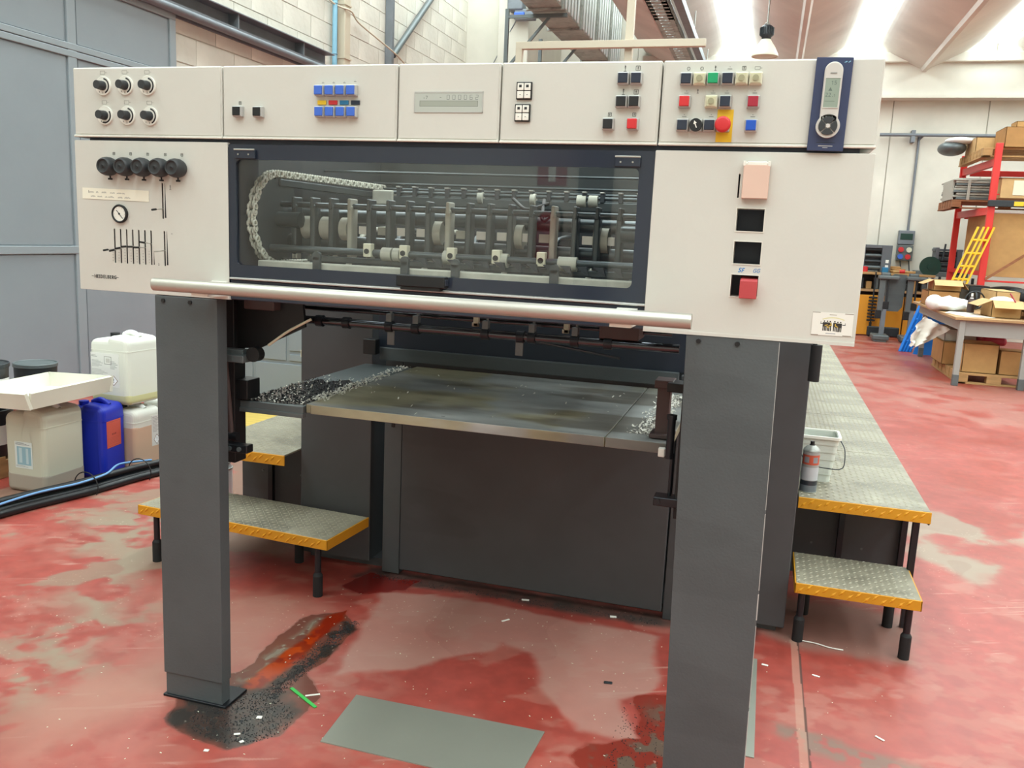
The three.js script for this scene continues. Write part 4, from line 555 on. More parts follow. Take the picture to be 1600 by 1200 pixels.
// ---------------------------------------------------------------- thermometer and photo card on the console
{
  const t = thing('thermo_hygrometer', 'dark blue plate with pale digital thermometer standing on the console', 'thermometer', [0.9655, 1.643, 0.003]); t.rotation.z = -0.012;
  const W = 0.038, H = 0.198; part(t, 'back_plate', ext(rrect(-W, W, 0, H, 0.002), 0.008, 0, 0.001), new THREE.MeshStandardMaterial({ color: 0x333c5c, roughness: 0.35, name: 'plateBlue' }));
  const pale = new THREE.MeshStandardMaterial({ color: 0xc9c4bd, roughness: 0.35 });
  part(t, 'meter_case', [ext((() => { const s = new THREE.Shape(); s.moveTo(-0.019, 0.05); s.lineTo(-0.019, 0.165); s.absarc(0, 0.168, 0.019, Math.PI, 0, true); s.lineTo(0.019, 0.05); s.closePath(); return s; })(), 0.012, 0.008, 0.003), cy(0.025, 0.012, 'z', 0, 0.052, 0.014, 36)], pale);
  const lcd = canvasMat(160, 300, (k, w, h) => { k.fillStyle = '#8f9c8e'; k.fillRect(0, 0, w, h); k.fillStyle = '#65716a'; k.font = 'bold 54px monospace'; k.fillText('15', 62, 66); k.fillText('22', 12, 190); k.font = 'bold 36px monospace'; k.fillText('.1', 82, 190); k.fillRect(12, 235, 110, 4); k.beginPath(); k.moveTo(40, 130); k.lineTo(62, 92); k.lineTo(84, 130); k.fill(); }, 0.25);
  const l = printed(t, 'meter_display', -0.015, 0.015, 0.091, 0.152, 0.0205, lcd, 0.001); l.userData.label = 'grey green display';
  part(t, 'display_frame', [bx(-0.0165, 0.0165, 0.152, 0.1535, 0.019, 0.0215), bx(-0.0165, 0.0165, 0.0895, 0.091, 0.019, 0.0215), bx(-0.0165, -0.015, 0.091, 0.152, 0.019, 0.0215), bx(0.015, 0.0165, 0.091, 0.152, 0.019, 0.0215)], pale); part(t, 'name_slot', rb(-0.007, 0.007, 0.161, 0.1645, 0.019, 0.0208, 0.0008), M.paleInk);
  for (let i = 0; i < 4; i++) { const a = i * Math.PI / 2 + Math.PI / 4 + 0.06, s = new THREE.Shape(); s.absarc(0, 0, 0.0195, a, a + Math.PI / 2 - 0.12); s.absarc(0, 0, 0.006, a + Math.PI / 2 - 0.2, a + 0.08, true); s.closePath(); part(t, 'cursor_key', ext(s, 0.003, 0.0203, 0.0005).translate(0, 0.052, 0), M.knob); }
  part(t, 'centre_key', cy(0.0045, 0.005, 'z', 0, 0.052, 0.022, 16), pale); part(t, 'card_slot_dark', bx(-0.02, 0.02, 0.0175, 0.0185, 0.0075, 0.0084), M.black); part(t, 'plate_print', [rb(-0.015, 0.015, 0.0098, 0.0118, 0.0075, 0.0083, 0.0003), rb(-0.006, 0.005, 0.0065, 0.008, 0.0075, 0.0083, 0.0003)], M.bezel);  // card slot is a flat black strip, its inner shade put into the colour
  part(t, 'corner_mark', [ext(poly([[0.019, 0.187], [0.025, 0.1905], [0.026, 0.1885], [0.023, 0.187]]), 0.0006, 0.0078), ext(poly([[0.027, 0.187], [0.032, 0.191], [0.033, 0.189], [0.03, 0.187]]), 0.0006, 0.0078)], M.pipeBlue);
  const ph = canvasMat(520, 320, (k, w, h) => {
    k.fillStyle = '#e6e3da'; k.fillRect(0, 0, w, h); k.fillStyle = '#8b8072'; k.fillRect(0, 0, 100, 9); k.fillRect(410, 6, 110, 9); k.fillRect(0, 311, 90, 9); k.fillRect(400, 308, 110, 10); k.fillStyle = '#9c9080'; k.fillRect(216, 26, 92, 9);
    k.strokeStyle = '#d9d3a6'; k.lineWidth = 15; k.beginPath(); k.arc(270, 420, 350, -Math.PI * 0.63, -Math.PI * 0.37); k.stroke(); k.fillStyle = '#8d8f98'; k.fillRect(185, 287, 125, 10);
    const fig = (x, dy) => { k.fillStyle = '#2b2723'; k.beginPath(); k.arc(x, 122 + dy, 10, 0, 7); k.fill(); k.fillRect(x - 19, 136 + dy, 38, 62); k.fillRect(x - 17, 196 + dy, 14, 60); k.fillRect(x + 3, 196 + dy, 14, 60); };
    [[158, 0], [196, 0], [232, 2], [290, 2], [328, 8], [364, 8]].forEach(a => fig(...a)); k.fillStyle = '#c9a63c'; for (const [x, y] of [[185, 176], [232, 180], [246, 160], [300, 172], [318, 190], [205, 200]]) { k.save(); k.translate(x, y); k.rotate(x); k.fillRect(-20, -6, 40, 12); k.restore(); } k.fillStyle = '#2b2723'; k.fillRect(108, 152, 34, 9); k.fillRect(388, 162, 40, 9); k.fillRect(112, 128, 6, 28); k.fillRect(420, 138, 6, 28);
  });
  const o = new THREE.Mesh(new THREE.BoxGeometry(0.088, 0.0525, 0.001), ph); o.name = 'photo_card'; o.position.set(1.021, 1.2615, 0.0008); o.rotation.z = 0.01; scene.add(shade(o)); tag(o, 'small white photo card of a group dressed in black on the cream panel', 'photo card');
}
// ---------------------------------------------------------------- canisters by the door
function canister(label, pos, ry, w, d, h, body, liquid, level, sticker, name = 'canister', capM = M.black, grp) {
  const t = thing(name, label, 'canister', pos, ry, grp); const b = 0.03, k = h;
  const s = new THREE.Shape(); s.moveTo(-w / 2 + b, 0); s.lineTo(w / 2 - b, 0); s.quadraticCurveTo(w / 2, 0, w / 2, b); s.lineTo(w / 2, k * 0.86); s.quadraticCurveTo(w / 2, k * 0.985, w / 2 - 0.05, k * 0.985); s.lineTo(0.02, k); s.quadraticCurveTo(0.0, k, -0.01, k * 0.95); s.lineTo(-w / 2 + 0.055, k * 0.945); s.quadraticCurveTo(-w / 2, k * 0.94, -w / 2, k * 0.84); s.lineTo(-w / 2, b); s.quadraticCurveTo(-w / 2, 0, -w / 2 + b, 0);
  const hole = new THREE.Path(); hole.moveTo(0.03, k * 0.90); hole.lineTo(w / 2 - 0.06, k * 0.89); hole.lineTo(w / 2 - 0.055, k * 0.93); hole.lineTo(0.035, k * 0.945); hole.closePath();
  part(t, 'body', ext(s, d, -d / 2, b, 4), body);
  if (liquid) part(t, 'liquid', rb(-w / 2 - 0.0008, w / 2 + 0.0008, -0.0, level, -d / 2 - 0.0008, d / 2 + 0.0008, 0.028, 4), liquid);
  part(t, 'seam_ring', [ext((() => { const q = rrect(-w / 2 - 0.0015, w / 2 + 0.0015, -d / 2 - 0.0015, d / 2 + 0.0015, 0.03); q.holes.push(rrect(-w / 2 + 0.002, w / 2 - 0.002, -d / 2 + 0.002, d / 2 - 0.002, 0.03, THREE.Path)); return q; })(), 0.004).rotateX(-Math.PI / 2).translate(0, k * 0.78, 0)], body);
  part(t, 'cap', [cy(0.026, 0.022, 'y', -w / 2 + 0.07, k * 0.955 + 0.008, 0, 20)], capM); part(t, 'handle', tube([[0.0, k * 0.99, 0], [0.04, k + 0.012, 0], [w / 2 - 0.06, k + 0.006, 0], [w / 2 - 0.03, k * 0.965, 0]], 0.016, 10), body === M.blueCan ? M.blueCan : M.hdpeBright);
  if (sticker) sticker(t, w, d);
  return t;
}
const warn = (k, x, y, s) => { k.save(); k.translate(x, y); k.rotate(Math.PI / 4); k.fillStyle = '#fff'; k.fillRect(-s, -s, 2 * s, 2 * s); k.strokeStyle = '#7d5a4a'; k.lineWidth = s * 0.16; k.strokeRect(-s, -s, 2 * s, 2 * s); k.restore(); k.fillStyle = '#222'; k.font = `bold ${s * 1.6}px serif`; k.textAlign = 'center'; k.fillText('!', x, y + s * 0.55); k.textAlign = 'left'; };
const lines = (k, x, y, w, n, st, c) => { k.fillStyle = c; for (let i = 0; i < n; i++) k.fillRect(x, y + i * st, w * (0.6 + 0.4 * ((i * 7) % 5) / 4), st * 0.32); };
const stick = (t, m, x0, x1, y0, y1, z, face, name = 'sticker') => { const o = printed(t, name, -(x1 - x0) / 2, (x1 - x0) / 2, -(y1 - y0) / 2, (y1 - y0) / 2, 0, m, 0.0012); if (face === 'z') o.position.set((x0 + x1) / 2, (y0 + y1) / 2, z); else { o.rotation.y = Math.PI / 2; o.position.set(z, (y0 + y1) / 2, -(x0 + x1) / 2); } return o; };
const labBlue = canvasMat(220, 340, (k, w, h) => { k.fillStyle = '#d7dcd6'; k.fillRect(0, 0, w, h); lines(k, 10, 12, 180, 3, 12, '#3a4246'); k.fillStyle = '#8fb2bd'; k.fillRect(25, 62, 180, 235); k.fillStyle = '#b9cdd0'; k.fillRect(50, 80, 40, 190); k.fillRect(140, 80, 30, 200); lines(k, 10, 306, 190, 2, 12, '#7b8688'); });
const labWarn = canvasMat(420, 400, (k, w, h) => { k.fillStyle = '#e7e6df'; k.fillRect(0, 0, w, h); lines(k, 8, 30, 110, 2, 14, '#555'); lines(k, 14, 90, 170, 6, 14, '#9b9a94'); lines(k, 10, 200, 240, 10, 17, '#b4b2aa'); lines(k, 290, 90, 110, 6, 17, '#8d8d8a'); k.strokeStyle = '#77736c'; k.lineWidth = 6; k.strokeRect(205, 40, 100, 90); k.fillStyle = '#c9c6bd'; k.fillRect(225, 60, 60, 50); warn(k, 335, 320, 42); });
const labRed = canvasMat(256, 340, (k, w, h) => { k.fillStyle = '#cf5a48'; k.fillRect(0, 0, w, h); k.strokeStyle = '#a8463a'; k.lineWidth = 4; k.strokeRect(18, 18, w - 36, h - 36); k.fillStyle = '#7c2f2a'; for (const x of [95, 122, 150]) k.fillRect(x, 165, 15, 22); k.fillStyle = '#bb5142'; for (let i = 0; i < 5; i++) k.fillRect(40, 215 + i * 18, 170, 6); });
const labHaz = canvasMat(200, 380, (k, w, h) => { k.fillStyle = '#dcd8d2'; k.fillRect(0, 0, w, h); lines(k, 20, 20, 150, 11, 18, '#9a958f'); warn(k, 105, 305, 44); });
canister('large dirty translucent canister with brown liquid and pale blue sticker', [-2.715, 0, -1.475], 0, 0.255, 0.275, 0.445, M.hdpeDirty, M.liqBrown, 0.115, (t, w, d) => stick(t, labBlue, -0.06, 0.05, 0.13, 0.27, d / 2 + 0.001, 'z'));
canister('dark blue plastic canister with torn red sticker', [-2.665, 0, -1.765], 0.15, 0.25, 0.215, 0.415, M.blueCan, null, 0, (t, w, d) => stick(t, labRed, -0.075, 0.055, 0.17, 0.32, w / 2 + 0.001, 'x'), 'canister', M.blueCan);
canister('translucent canister with orange liquid under the white one', [-2.615, 0, -2.0], 0, 0.25, 0.225, 0.355, M.hdpeWhite, M.liqOrange, 0.27, (t, w, d) => stick(t, labHaz, 0.02, 0.10, 0.12, 0.30, w / 2 + 0.001, 'x'));
canister('white canister with hazard label stacked on top of another canister', [-2.645, 0.381, -2.005], -0.05, 0.275, 0.255, 0.39, M.hdpeWhite, M.liqYellow, 0.075, (t, w, d) => stick(t, labWarn, -0.125, 0.075, 0.10, 0.29, d / 2 + 0.001, 'z'));
canister('plain white canister half hidden by the left press leg', [-2.55, 0, -2.27], 0.1, 0.25, 0.22, 0.385, M.hdpeBright, M.liqTeal, 0.06, null);
canister('white canister cut off by the left edge of the picture', [-2.60, 0, -0.74], 0, 0.24, 0.22, 0.39, M.hdpeBright, null, 0, null, 'canister', M.white);
{ // styrofoam tray lying on the first canister
  const t = thing('foam_tray', 'dirty white foam tray lying on the large dirty canister', 'tray', [-2.735, 0.474, -1.48], 0.0); t.rotation.set(0.04, -0.1, 0.06);
  const o = rrect(-0.22, 0.22, -0.25, 0.24, 0.03), pf = ext(o, 0.012).rotateX(-Math.PI / 2); const W = (a, c, e) => { const g = new THREE.BoxGeometry(a, 0.085, 0.018); return g; };
  part(t, 'tray_bottom', pf, M.plasticWhite); const foam = new THREE.MeshStandardMaterial({ color: 0xe6e2d2, roughness: 0.85, map: T.concrete });
  part(t, 'tray_rim', [tf(new THREE.BoxGeometry(0.47, 0.085, 0.018), 0, 0.045, 0.255, 0.25), tf(new THREE.BoxGeometry(0.47, 0.085, 0.018), 0, 0.045, -0.25, -0.25), tf(new THREE.BoxGeometry(0.018, 0.085, 0.49), 0.228, 0.045, 0, 0, 0, -0.25), tf(new THREE.BoxGeometry(0.018, 0.085, 0.49), -0.228, 0.045, 0, 0, 0, 0.25)], foam);
}
{ // pallet with buckets and a drum against the door
  const p = thing('pallet', 'wooden pallet behind the canisters at the left edge', 'pallet', [-3.42, 0, -1.65]);
  for (let i = 0; i < 5; i++) part(p, 'plank', rb(-0.4, 0.4, 0.10, 0.12, -0.5 + i * 0.215, -0.36 + i * 0.215, 0.003), M.pallet); for (const x of [-0.36, 0, 0.36]) part(p, 'bearer', rb(x - 0.04, x + 0.04, 0, 0.10, -0.5, 0.5, 0.003), M.pallet);
  const pail = (label, pos, r, h, m, lm) => { const t = thing('paint_pail', label, 'pail', pos); part(t, 'pail_body', tf(lathe([[0, 0], [r * 0.9, 0], [r, h], [r * 1.02, h]], 28)), m); part(t, 'lid', [cy(r * 1.04, 0.016, 'y', 0, h + 0.004, 0, 28), tor(r * 1.0, 0.006, 'y', 0, h + 0.012, 0)], lm); part(t, 'pail_label', tf(new THREE.CylinderGeometry(r * 0.985, r * 0.945, h * 0.45, 28, 1, true, 0, 2.6), 0, h * 0.5, 0), M.plasticWhite); return t; };
  pail('dark lidded pail on the pallet at the left edge, lower of two', [-3.14, 0.12, -1.50], 0.13, 0.24, M.machDark, M.knob); pail('dark lidded pail stacked on another pail at the left edge', [-3.14, 0.38, -1.50], 0.125, 0.23, M.knob, M.machDark);
  pail('tall dark grey drum with pale lid behind the foam tray', [-3.22, 0.12, -1.93], 0.115, 0.43, M.machDark, M.castGrey);
  solo('yellow_board', [rb(-3.15, -2.25, 0, 0.06, -3.72, -2.62, 0.004)], new THREE.MeshStandardMaterial({ color: 0xe6c766, roughness: 0.7, map: T.wood }), 'yellow wooden board stack on the floor seen under the pile board', 'board');
  const c = thing('metal_bottle', 'dull silver metal bottle on the floor behind the left press leg', 'bottle', [-1.73, 0, -1.60]); part(c, 'bottle_body', tf(lathe([[0, 0], [0.055, 0], [0.058, 0.02], [0.058, 0.19], [0.045, 0.215], [0.05, 0.22], [0.05, 0.26], [0.03, 0.28], [0, 0.285]], 24)), M.galvLight); part(c, 'ring', [tor(0.057, 0.005, 'y', 0, 0.19, 0), tor(0.05, 0.004, 'y', 0, 0.22, 0)], M.galv);
}
{
  const c = thing('steel_cabinet', 'grey steel cabinet seen in the gap under the left of the press', 'cabinet', [-3.3, 0, -4.3]); part(c, 'cabinet_body', rb(0, 1.0, 0, 1.15, 0, 0.48, 0.006), M.door);
  for (const [a, b, y0, y1] of [[0.02, 0.32, 0.05, 1.1], [0.34, 0.98, 0.05, 0.36], [0.34, 0.62, 0.38, 1.1], [0.64, 0.98, 0.38, 0.44], [0.64, 0.98, 0.46, 1.1]]) part(c, 'cabinet_door', rb(a + 0.004, b - 0.004, y0 + 0.004, y1 - 0.004, 0.47, 0.492, 0.004), M.door);
}
// hoses on the floor beside the canisters
[[0, 0.024, 'thick black hose lying nearest the canisters', 'hose'], [0.055, 0.021, 'thick black hose in the middle of the bundle', 'hose'], [0.105, 0.02, 'thick black hose nearest the aisle', 'hose'], [0.05, 0.019, 'thick black hose lying on top of the bundle', 'hose']].forEach(([o, r, label], i) => {
  const up = i === 3 ? 0.045 : 0; solo('floor_hose', tube([[-2.66 + o, r + up, -0.55], [-2.60 + o, r + up, -1.10 + 0.02 * i], [-2.50 + o * 0.9, r + up, -1.42], [-2.44 + o * 0.8, r + up, -1.75], [-2.36 + o * 0.8, r + up, -2.05], [-2.22 + o, r + up, -2.6], [-2.1 + o, r + up, -3.2]], r, 12, 48), M.hose, label, 'hose', 'hoses on the floor');
});
solo('blue_cable', tube([[-2.50, 0.072, -0.6], [-2.47, 0.082, -1.12], [-2.40, 0.085, -1.35], [-2.40, 0.085, -1.55], [-2.46, 0.09, -1.72], [-2.44, 0.06, -1.95]], 0.006, 8, 40), M.cableBlue, 'thin light blue cable over the black hoses', 'cable'); solo('cable_tie', [tor(0.075, 0.003, 'z', -2.44, 0.04, -1.45), tor(0.075, 0.003, 'z', -2.38, 0.04, -1.78)], M.rubber, 'thin ties round the bundle of black hoses', 'cable tie');
// ---------------------------------------------------------------- floor plates and litter
{
  const p = solo('floor_plate', ext(poly([[-0.235, 0.158], [0.366, 0.170], [0.352, -0.105], [-0.217, -0.101]]), 0.003).rotateX(-Math.PI / 2), M.sheetMetal, 'flat grey metal plate on the red floor in front of the press', 'metal plate');
  solo('floor_plate', bx(0.80, 0.957, 0, 0.003, -0.87, -0.255), M.sheetMetal, 'narrow metal plate on the floor behind the right press leg', 'metal plate');
  solo('plastic_strip', ext(poly([[0, 0], [0.145, 0], [0.145, 0.011], [0, 0.011]]), 0.002).rotateX(-Math.PI / 2).rotateY(-0.52).translate(-0.445, 0.001, -0.118), M.greenStrip, 'green plastic strip on the wet patch', 'strip');
  const scrap = (x, z, w, d, ry, label) => solo('paper_scrap', tf(rb(-w / 2, w / 2, 0.0005, 0.003, -d / 2, d / 2, 0.001), x, 0, z, 0, ry), M.white, label, 'scrap', 'paper scraps on the floor');
  scrap(-0.442, 0.055, 0.016, 0.014, 0.3, 'round white paper dot on the dark wet patch'); scrap(-0.453, 0.15, 0.018, 0.008, 0.5, 'small white paper scrap near the edge of the wet patch'); scrap(-0.42, 0.177, 0.012, 0.010, 1, 'small white paper scrap right of another on the wet patch edge'); scrap(-0.485, 0.246, 0.014, 0.010, 0.2, 'white paper scrap just below the wet patch'); scrap(-0.36, -0.11, 0.045, 0.007, 0.6, 'thin white paper strip crossing the green strip');
  scrap(0.043, -0.835, 0.035, 0.008, 0.9, 'curled cream paper strip on the floor below the pile board'); scrap(0.063, -1.04, 0.03, 0.012, 0.2, 'white paper scrap at the foot of the press door'); scrap(0.42, -1.02, 0.025, 0.015, 0.2, 'crumpled pale scrap at the right foot of the press door'); scrap(0.983, -0.838, 0.022, 0.010, -0.2, 'white paper scrap beside the narrow metal plate'); scrap(1.15, -0.823, 0.026, 0.008, -0.3, 'white paper scrap right of the floor joint'); scrap(1.315, -0.492, 0.03, 0.007, -0.7, 'curved white scrap on the red floor at the lower right');
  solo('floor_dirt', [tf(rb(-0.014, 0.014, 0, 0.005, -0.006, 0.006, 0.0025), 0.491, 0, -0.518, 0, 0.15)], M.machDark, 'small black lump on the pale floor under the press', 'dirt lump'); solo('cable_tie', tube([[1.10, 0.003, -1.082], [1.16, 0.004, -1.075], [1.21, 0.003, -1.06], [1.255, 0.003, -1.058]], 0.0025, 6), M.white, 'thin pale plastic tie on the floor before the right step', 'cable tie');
  const ms = []; const gl = (n, f) => { for (let i = 0; i < n; i++) { const [x, z] = f(); ms.push(TM(x, 0.001, z, rr(0, 6), rr(0, 6), rr(0, 6), rr(0.3, 1.2), rr(0.3, 0.8), rr(0.3, 1.2))); } };
  gl(1100, () => { const t = rnd(); return [mix(-0.515, -0.455, Math.sqrt(rnd())) + rr(-0.012, 0.012), mix(-0.05, -0.62, t)]; }); gl(900, () => { const a = rr(0, 6.28), q = Math.sqrt(rnd()); return [-0.49 + Math.cos(a) * 0.15 * q, 0.07 + Math.sin(a) * 0.13 * q]; }); gl(260, () => [rr(0.56, 0.72), rr(-0.42, 0.0)]); gl(500, () => [rr(-0.6, 0.6), -1.04 + rr(-0.02, 0.03)]);
  const o = inst(scene, 'floor_sludge', new THREE.IcosahedronGeometry(0.0022, 0), M.machDark, ms); tag(o, 'dark oily sludge and crumbs around the press feet', 'sludge', null, 'stuff');
  const fs = []; for (let i = 0; i < 260; i++) { const u = rnd(); const x = u < 0.5 ? rr(-0.75, 0.7) : rr(-1.6, 2.0), z = u < 0.5 ? rr(-1.0, 0.35) : rr(-1.0, 0.6); fs.push(TM(x, 0.0008, z, 0, rr(0, 6), 0, rr(0.4, 1.3), 1, rr(0.3, 1.2))); }
  const o3 = inst(scene, 'paper_flecks', new THREE.BoxGeometry(0.005, 0.0007, 0.0026), M.ivory, fs); tag(o3, 'tiny pale paper flecks strewn over the red floor', 'paper flecks', null, 'stuff');
}
//

// ---------------------------------------------------------------- upper background: pipes, duct, cable tray, lamp
solo('conduit_pipe', [cy(0.03, 4.4, 'y', -4.345, 3.7, -7.656, 14), ...[2.9, 3.478, 4.052, 4.8].map(y => tor(0.032, 0.006, 'y', -4.345, y, -7.656))], M.pipeBlue, 'light blue vertical pipe on the block wall', 'pipe');
solo('conduit_pipe', [rb(-4.385, -4.28, 1.6, 6.1, -7.939, -7.789, 0.015), ...[3.451, 4.069, 4.8].map(y => bx(-4.39, -4.27, y, y + 0.02, -7.948, -7.78))], M.pipeBeige, 'beige vertical cable duct beside the light blue pipe', 'cable duct');
solo('wall_post', [rb(-4.395, -4.29, 0, 6.35, -9.236, -9.166, 0.006)], M.beamGrey, 'slim grey steel post against the block wall', 'post'); solo('wall_brace', bar([-4.32, 3.787, -9.272], [-4.32, 5.376, -11.231], 0.045, 12), M.castGrey, 'slanting grey steel brace on the block wall', 'brace');
solo('wall_cable', tube([[-4.38, 4.537, -6.465], [-4.36, 4.069, -7.524], [-4.25, 4.016, -7.877], [-4.36, 3.981, -8.318], [-4.25, 3.787, -9.201], [-4.37, 3.716, -9.996]], 0.011, 6, 40), M.pipeBeige, 'pale cable running down along the block wall', 'cable');
solo('wall_cable', tube([[-4.2, 3.7, -12.38], [-3.72, 4.5, -12.25], [-3.4, 5.0, -12.15]], 0.008, 6, 12), M.beamGrey, 'thin dark cable slanting in the far corner', 'cable');
{
  const j = thing('wall_device', 'small grey device with blue clamp high in the far corner', 'device', [-3.35, 4.92, -12.1]); part(j, 'device_body', [rb(-0.22, 0.05, 0.1, 0.7, -0.1, 0.12, 0.03), rb(-0.1, 0.25, -0.05, 0.12, -0.02, 0.1, 0.02)], M.beamGrey); part(j, 'device_clamp', rb(-0.10, 0.08, 0.0, 0.07, -0.05, 0.13, 0.02), M.blueKey);
  const d = thing('air_duct', 'rectangular galvanised air duct running along the hall on brackets', 'air duct', [0, 0, 0]); const X0 = -2.55, X1 = -2.08, Y0 = 4.45, Y1 = 5.9;
  for (let i = 0; i < 6; i++) { const z = -7.4 - i * 1.15; part(d, 'duct_section', [rb(X0, X1, Y0, Y1, z - 1.13, z, 0.01)], M.galv); part(d, 'duct_flange', [rb(X0 - 0.025, X1 + 0.025, Y0 - 0.03, Y1 + 0.02, z - 0.02, z + 0.02, 0.005)], M.galv); for (let k = 1; k < 6; k++) part(d, 'side_rib', rb(X1 - 0.002, X1 + 0.018, Y0 + 0.02, Y1, z - k * 0.19 - 0.03, z - k * 0.19 + 0.03, 0.01), M.galvLight); }
  for (const z of [-9.9, -11.7, -13.4]) part(d, 'support_bracket', [beam([-2.62, 4.40, z], [-2.05, 4.40, z], 0.05, 0.05), beam([-2.9, 4.40, z], [-2.6, 4.40, z], 0.04, 0.04), beam([-2.9, 3.6, z], [-2.9, 4.5, z], 0.05, 0.05), beam([-2.9, 3.7, z], [-2.3, 4.38, z], 0.035, 0.035)], M.castGrey);
  const f = thing('tube_gantry', 'cream square tube frame rising behind the console', 'gantry', [0, 0, 0]); part(f, 'top_rail', rb(-1.57, 0.165, 3.14, 3.205, -6.03, -5.97, 0.004), M.pipeBeige); part(f, 'upright', rb(-1.57, -1.51, 0, 3.15, -6.03, -5.97, 0.004), M.pipeBeige); part(f, 'upright', rb(-0.56, -0.49, 0, 4.62, -6.10, -6.03, 0.004), M.pipeBeige);
  const c = thing('cable_tray', 'perforated steel cable tray hanging below the ceiling', 'cable tray', [0, 0, 0]);
  part(c, 'tray_channel', [bx(-0.80, -0.79, 4.20, 4.30, -14.3, -6.5), bx(-0.56, -0.55, 4.20, 4.30, -14.3, -6.5), ...Array.from({ length: 52 }, (_, i) => bx(-0.80, -0.55, 4.20, 4.206, -6.5 - i * 0.15 - 0.10, -6.5 - i * 0.15)), bx(-0.80, -0.74, 4.20, 4.206, -14.3, -6.5), bx(-0.62, -0.55, 4.20, 4.206, -14.3, -6.5)], M.galv);
  part(c, 'side_channel', [rb(-0.50, -0.40, 4.26, 4.36, -14.3, -6.5, 0.004)], M.beamGrey); part(c, 'loose_cable', tube(Array.from({ length: 24 }, (_, i) => [-0.70 + 0.05 * Math.sin(i * 2.1), 4.222, -6.7 - i * 0.31]), 0.012, 6, 90), M.galvLight); for (const z of [-8, -11, -13.5]) part(c, 'hanger', [bar([-0.68, 4.3, z], [-0.68, 4.72, z], 0.008), bar([-0.45, 4.3, z], [-0.45, 4.72, z], 0.008)], M.galv);
  const l = thing('high_bay_lamp', 'hanging industrial lamp with pale bell shade, switched off', 'lamp', [0.575, 4.28, -10.0]);
  part(l, 'rod', [cy(0.01, 0.36, 'y', 0, 0.15, 0, 8), tor(0.03, 0.006, 'z', 0, -0.04, 0)], M.galv); part(l, 'gear_housing', [tf(lathe([[0, -0.045], [0.05, -0.045], [0.08, -0.07], [0.085, -0.17], [0.06, -0.19], [0.055, -0.24]], 20)), ...Array.from({ length: 10 }, (_, i) => tf(new THREE.BoxGeometry(0.012, 0.09, 0.18), 0, -0.12, 0, 0, i * 0.314))], M.machDark);
  part(l, 'shade', tf(lathe([[0.06, -0.22], [0.075, -0.25], [0.12, -0.31], [0.165, -0.40], [0.17, -0.43], [0.166, -0.43], [0.158, -0.40], [0.11, -0.31], [0.065, -0.255]], 32)), M.ivory); part(l, 'lens', tf(lathe([[0, -0.44], [0.10, -0.436], [0.165, -0.42]], 28)), M.lampCap);
}
// ---------------------------------------------------------------- back wall fittings
solo('wall_pipe', [cy(0.028, 6.6, 'x', 5.8, 3.42, -14.36, 12), ...[3.03, 4.5, 6, 7.5].map(x => bx(x - 0.03, x + 0.03, 3.30, 3.50, -14.5, -14.34))], M.beamGrey, 'grey pipe running along the back wall', 'pipe'); solo('wall_conduit', [cy(0.02, 1.66, 'y', 3.14, 2.6, -14.47, 10), bar([3.14, 3.36, -14.45], [3.20, 3.42, -14.4], 0.02)], M.beamGrey, 'vertical conduit down to the socket box on the back wall', 'conduit');
{
  const b = thing('socket_box', 'grey power socket box with display on the back wall', 'socket box', [3.12, 1.42, -14.44]); part(b, 'upper_case', rb(-0.13, 0.13, 0.16, 0.40, -0.05, 0.06, 0.01), M.beamGrey); part(b, 'display_strip', rb(-0.10, 0.10, 0.24, 0.35, 0.055, 0.065, 0.004), M.machGreen); part(b, 'lower_case', rb(-0.13, 0.13, -0.12, 0.15, -0.05, 0.07, 0.01), M.castGrey);
  [[-0.07, 0.07, M.red], [0.06, 0.07, M.ivory], [-0.07, -0.05, M.blueKey], [0.05, -0.05, M.red]].forEach(([x, y, m]) => part(b, 'socket', cy(0.045, 0.05, 'z', x, y, 0.08, 14), m)); for (const x of [-0.06, 0.08]) part(b, 'cord', tube([[x, -0.12, 0.05], [x + 0.02, -0.25, 0.06], [x + 0.03, -0.36, 0.1]], 0.01, 6), M.machDark);
}
solo('hanging_wire', tube([[4.9, 4.7, -12.0], [4.45, 4.0, -12.0], [4.40, 3.30, -12.0]], 0.006, 6, 10), M.white, 'thin pale wire hanging from the ceiling above the boxes', 'wire');
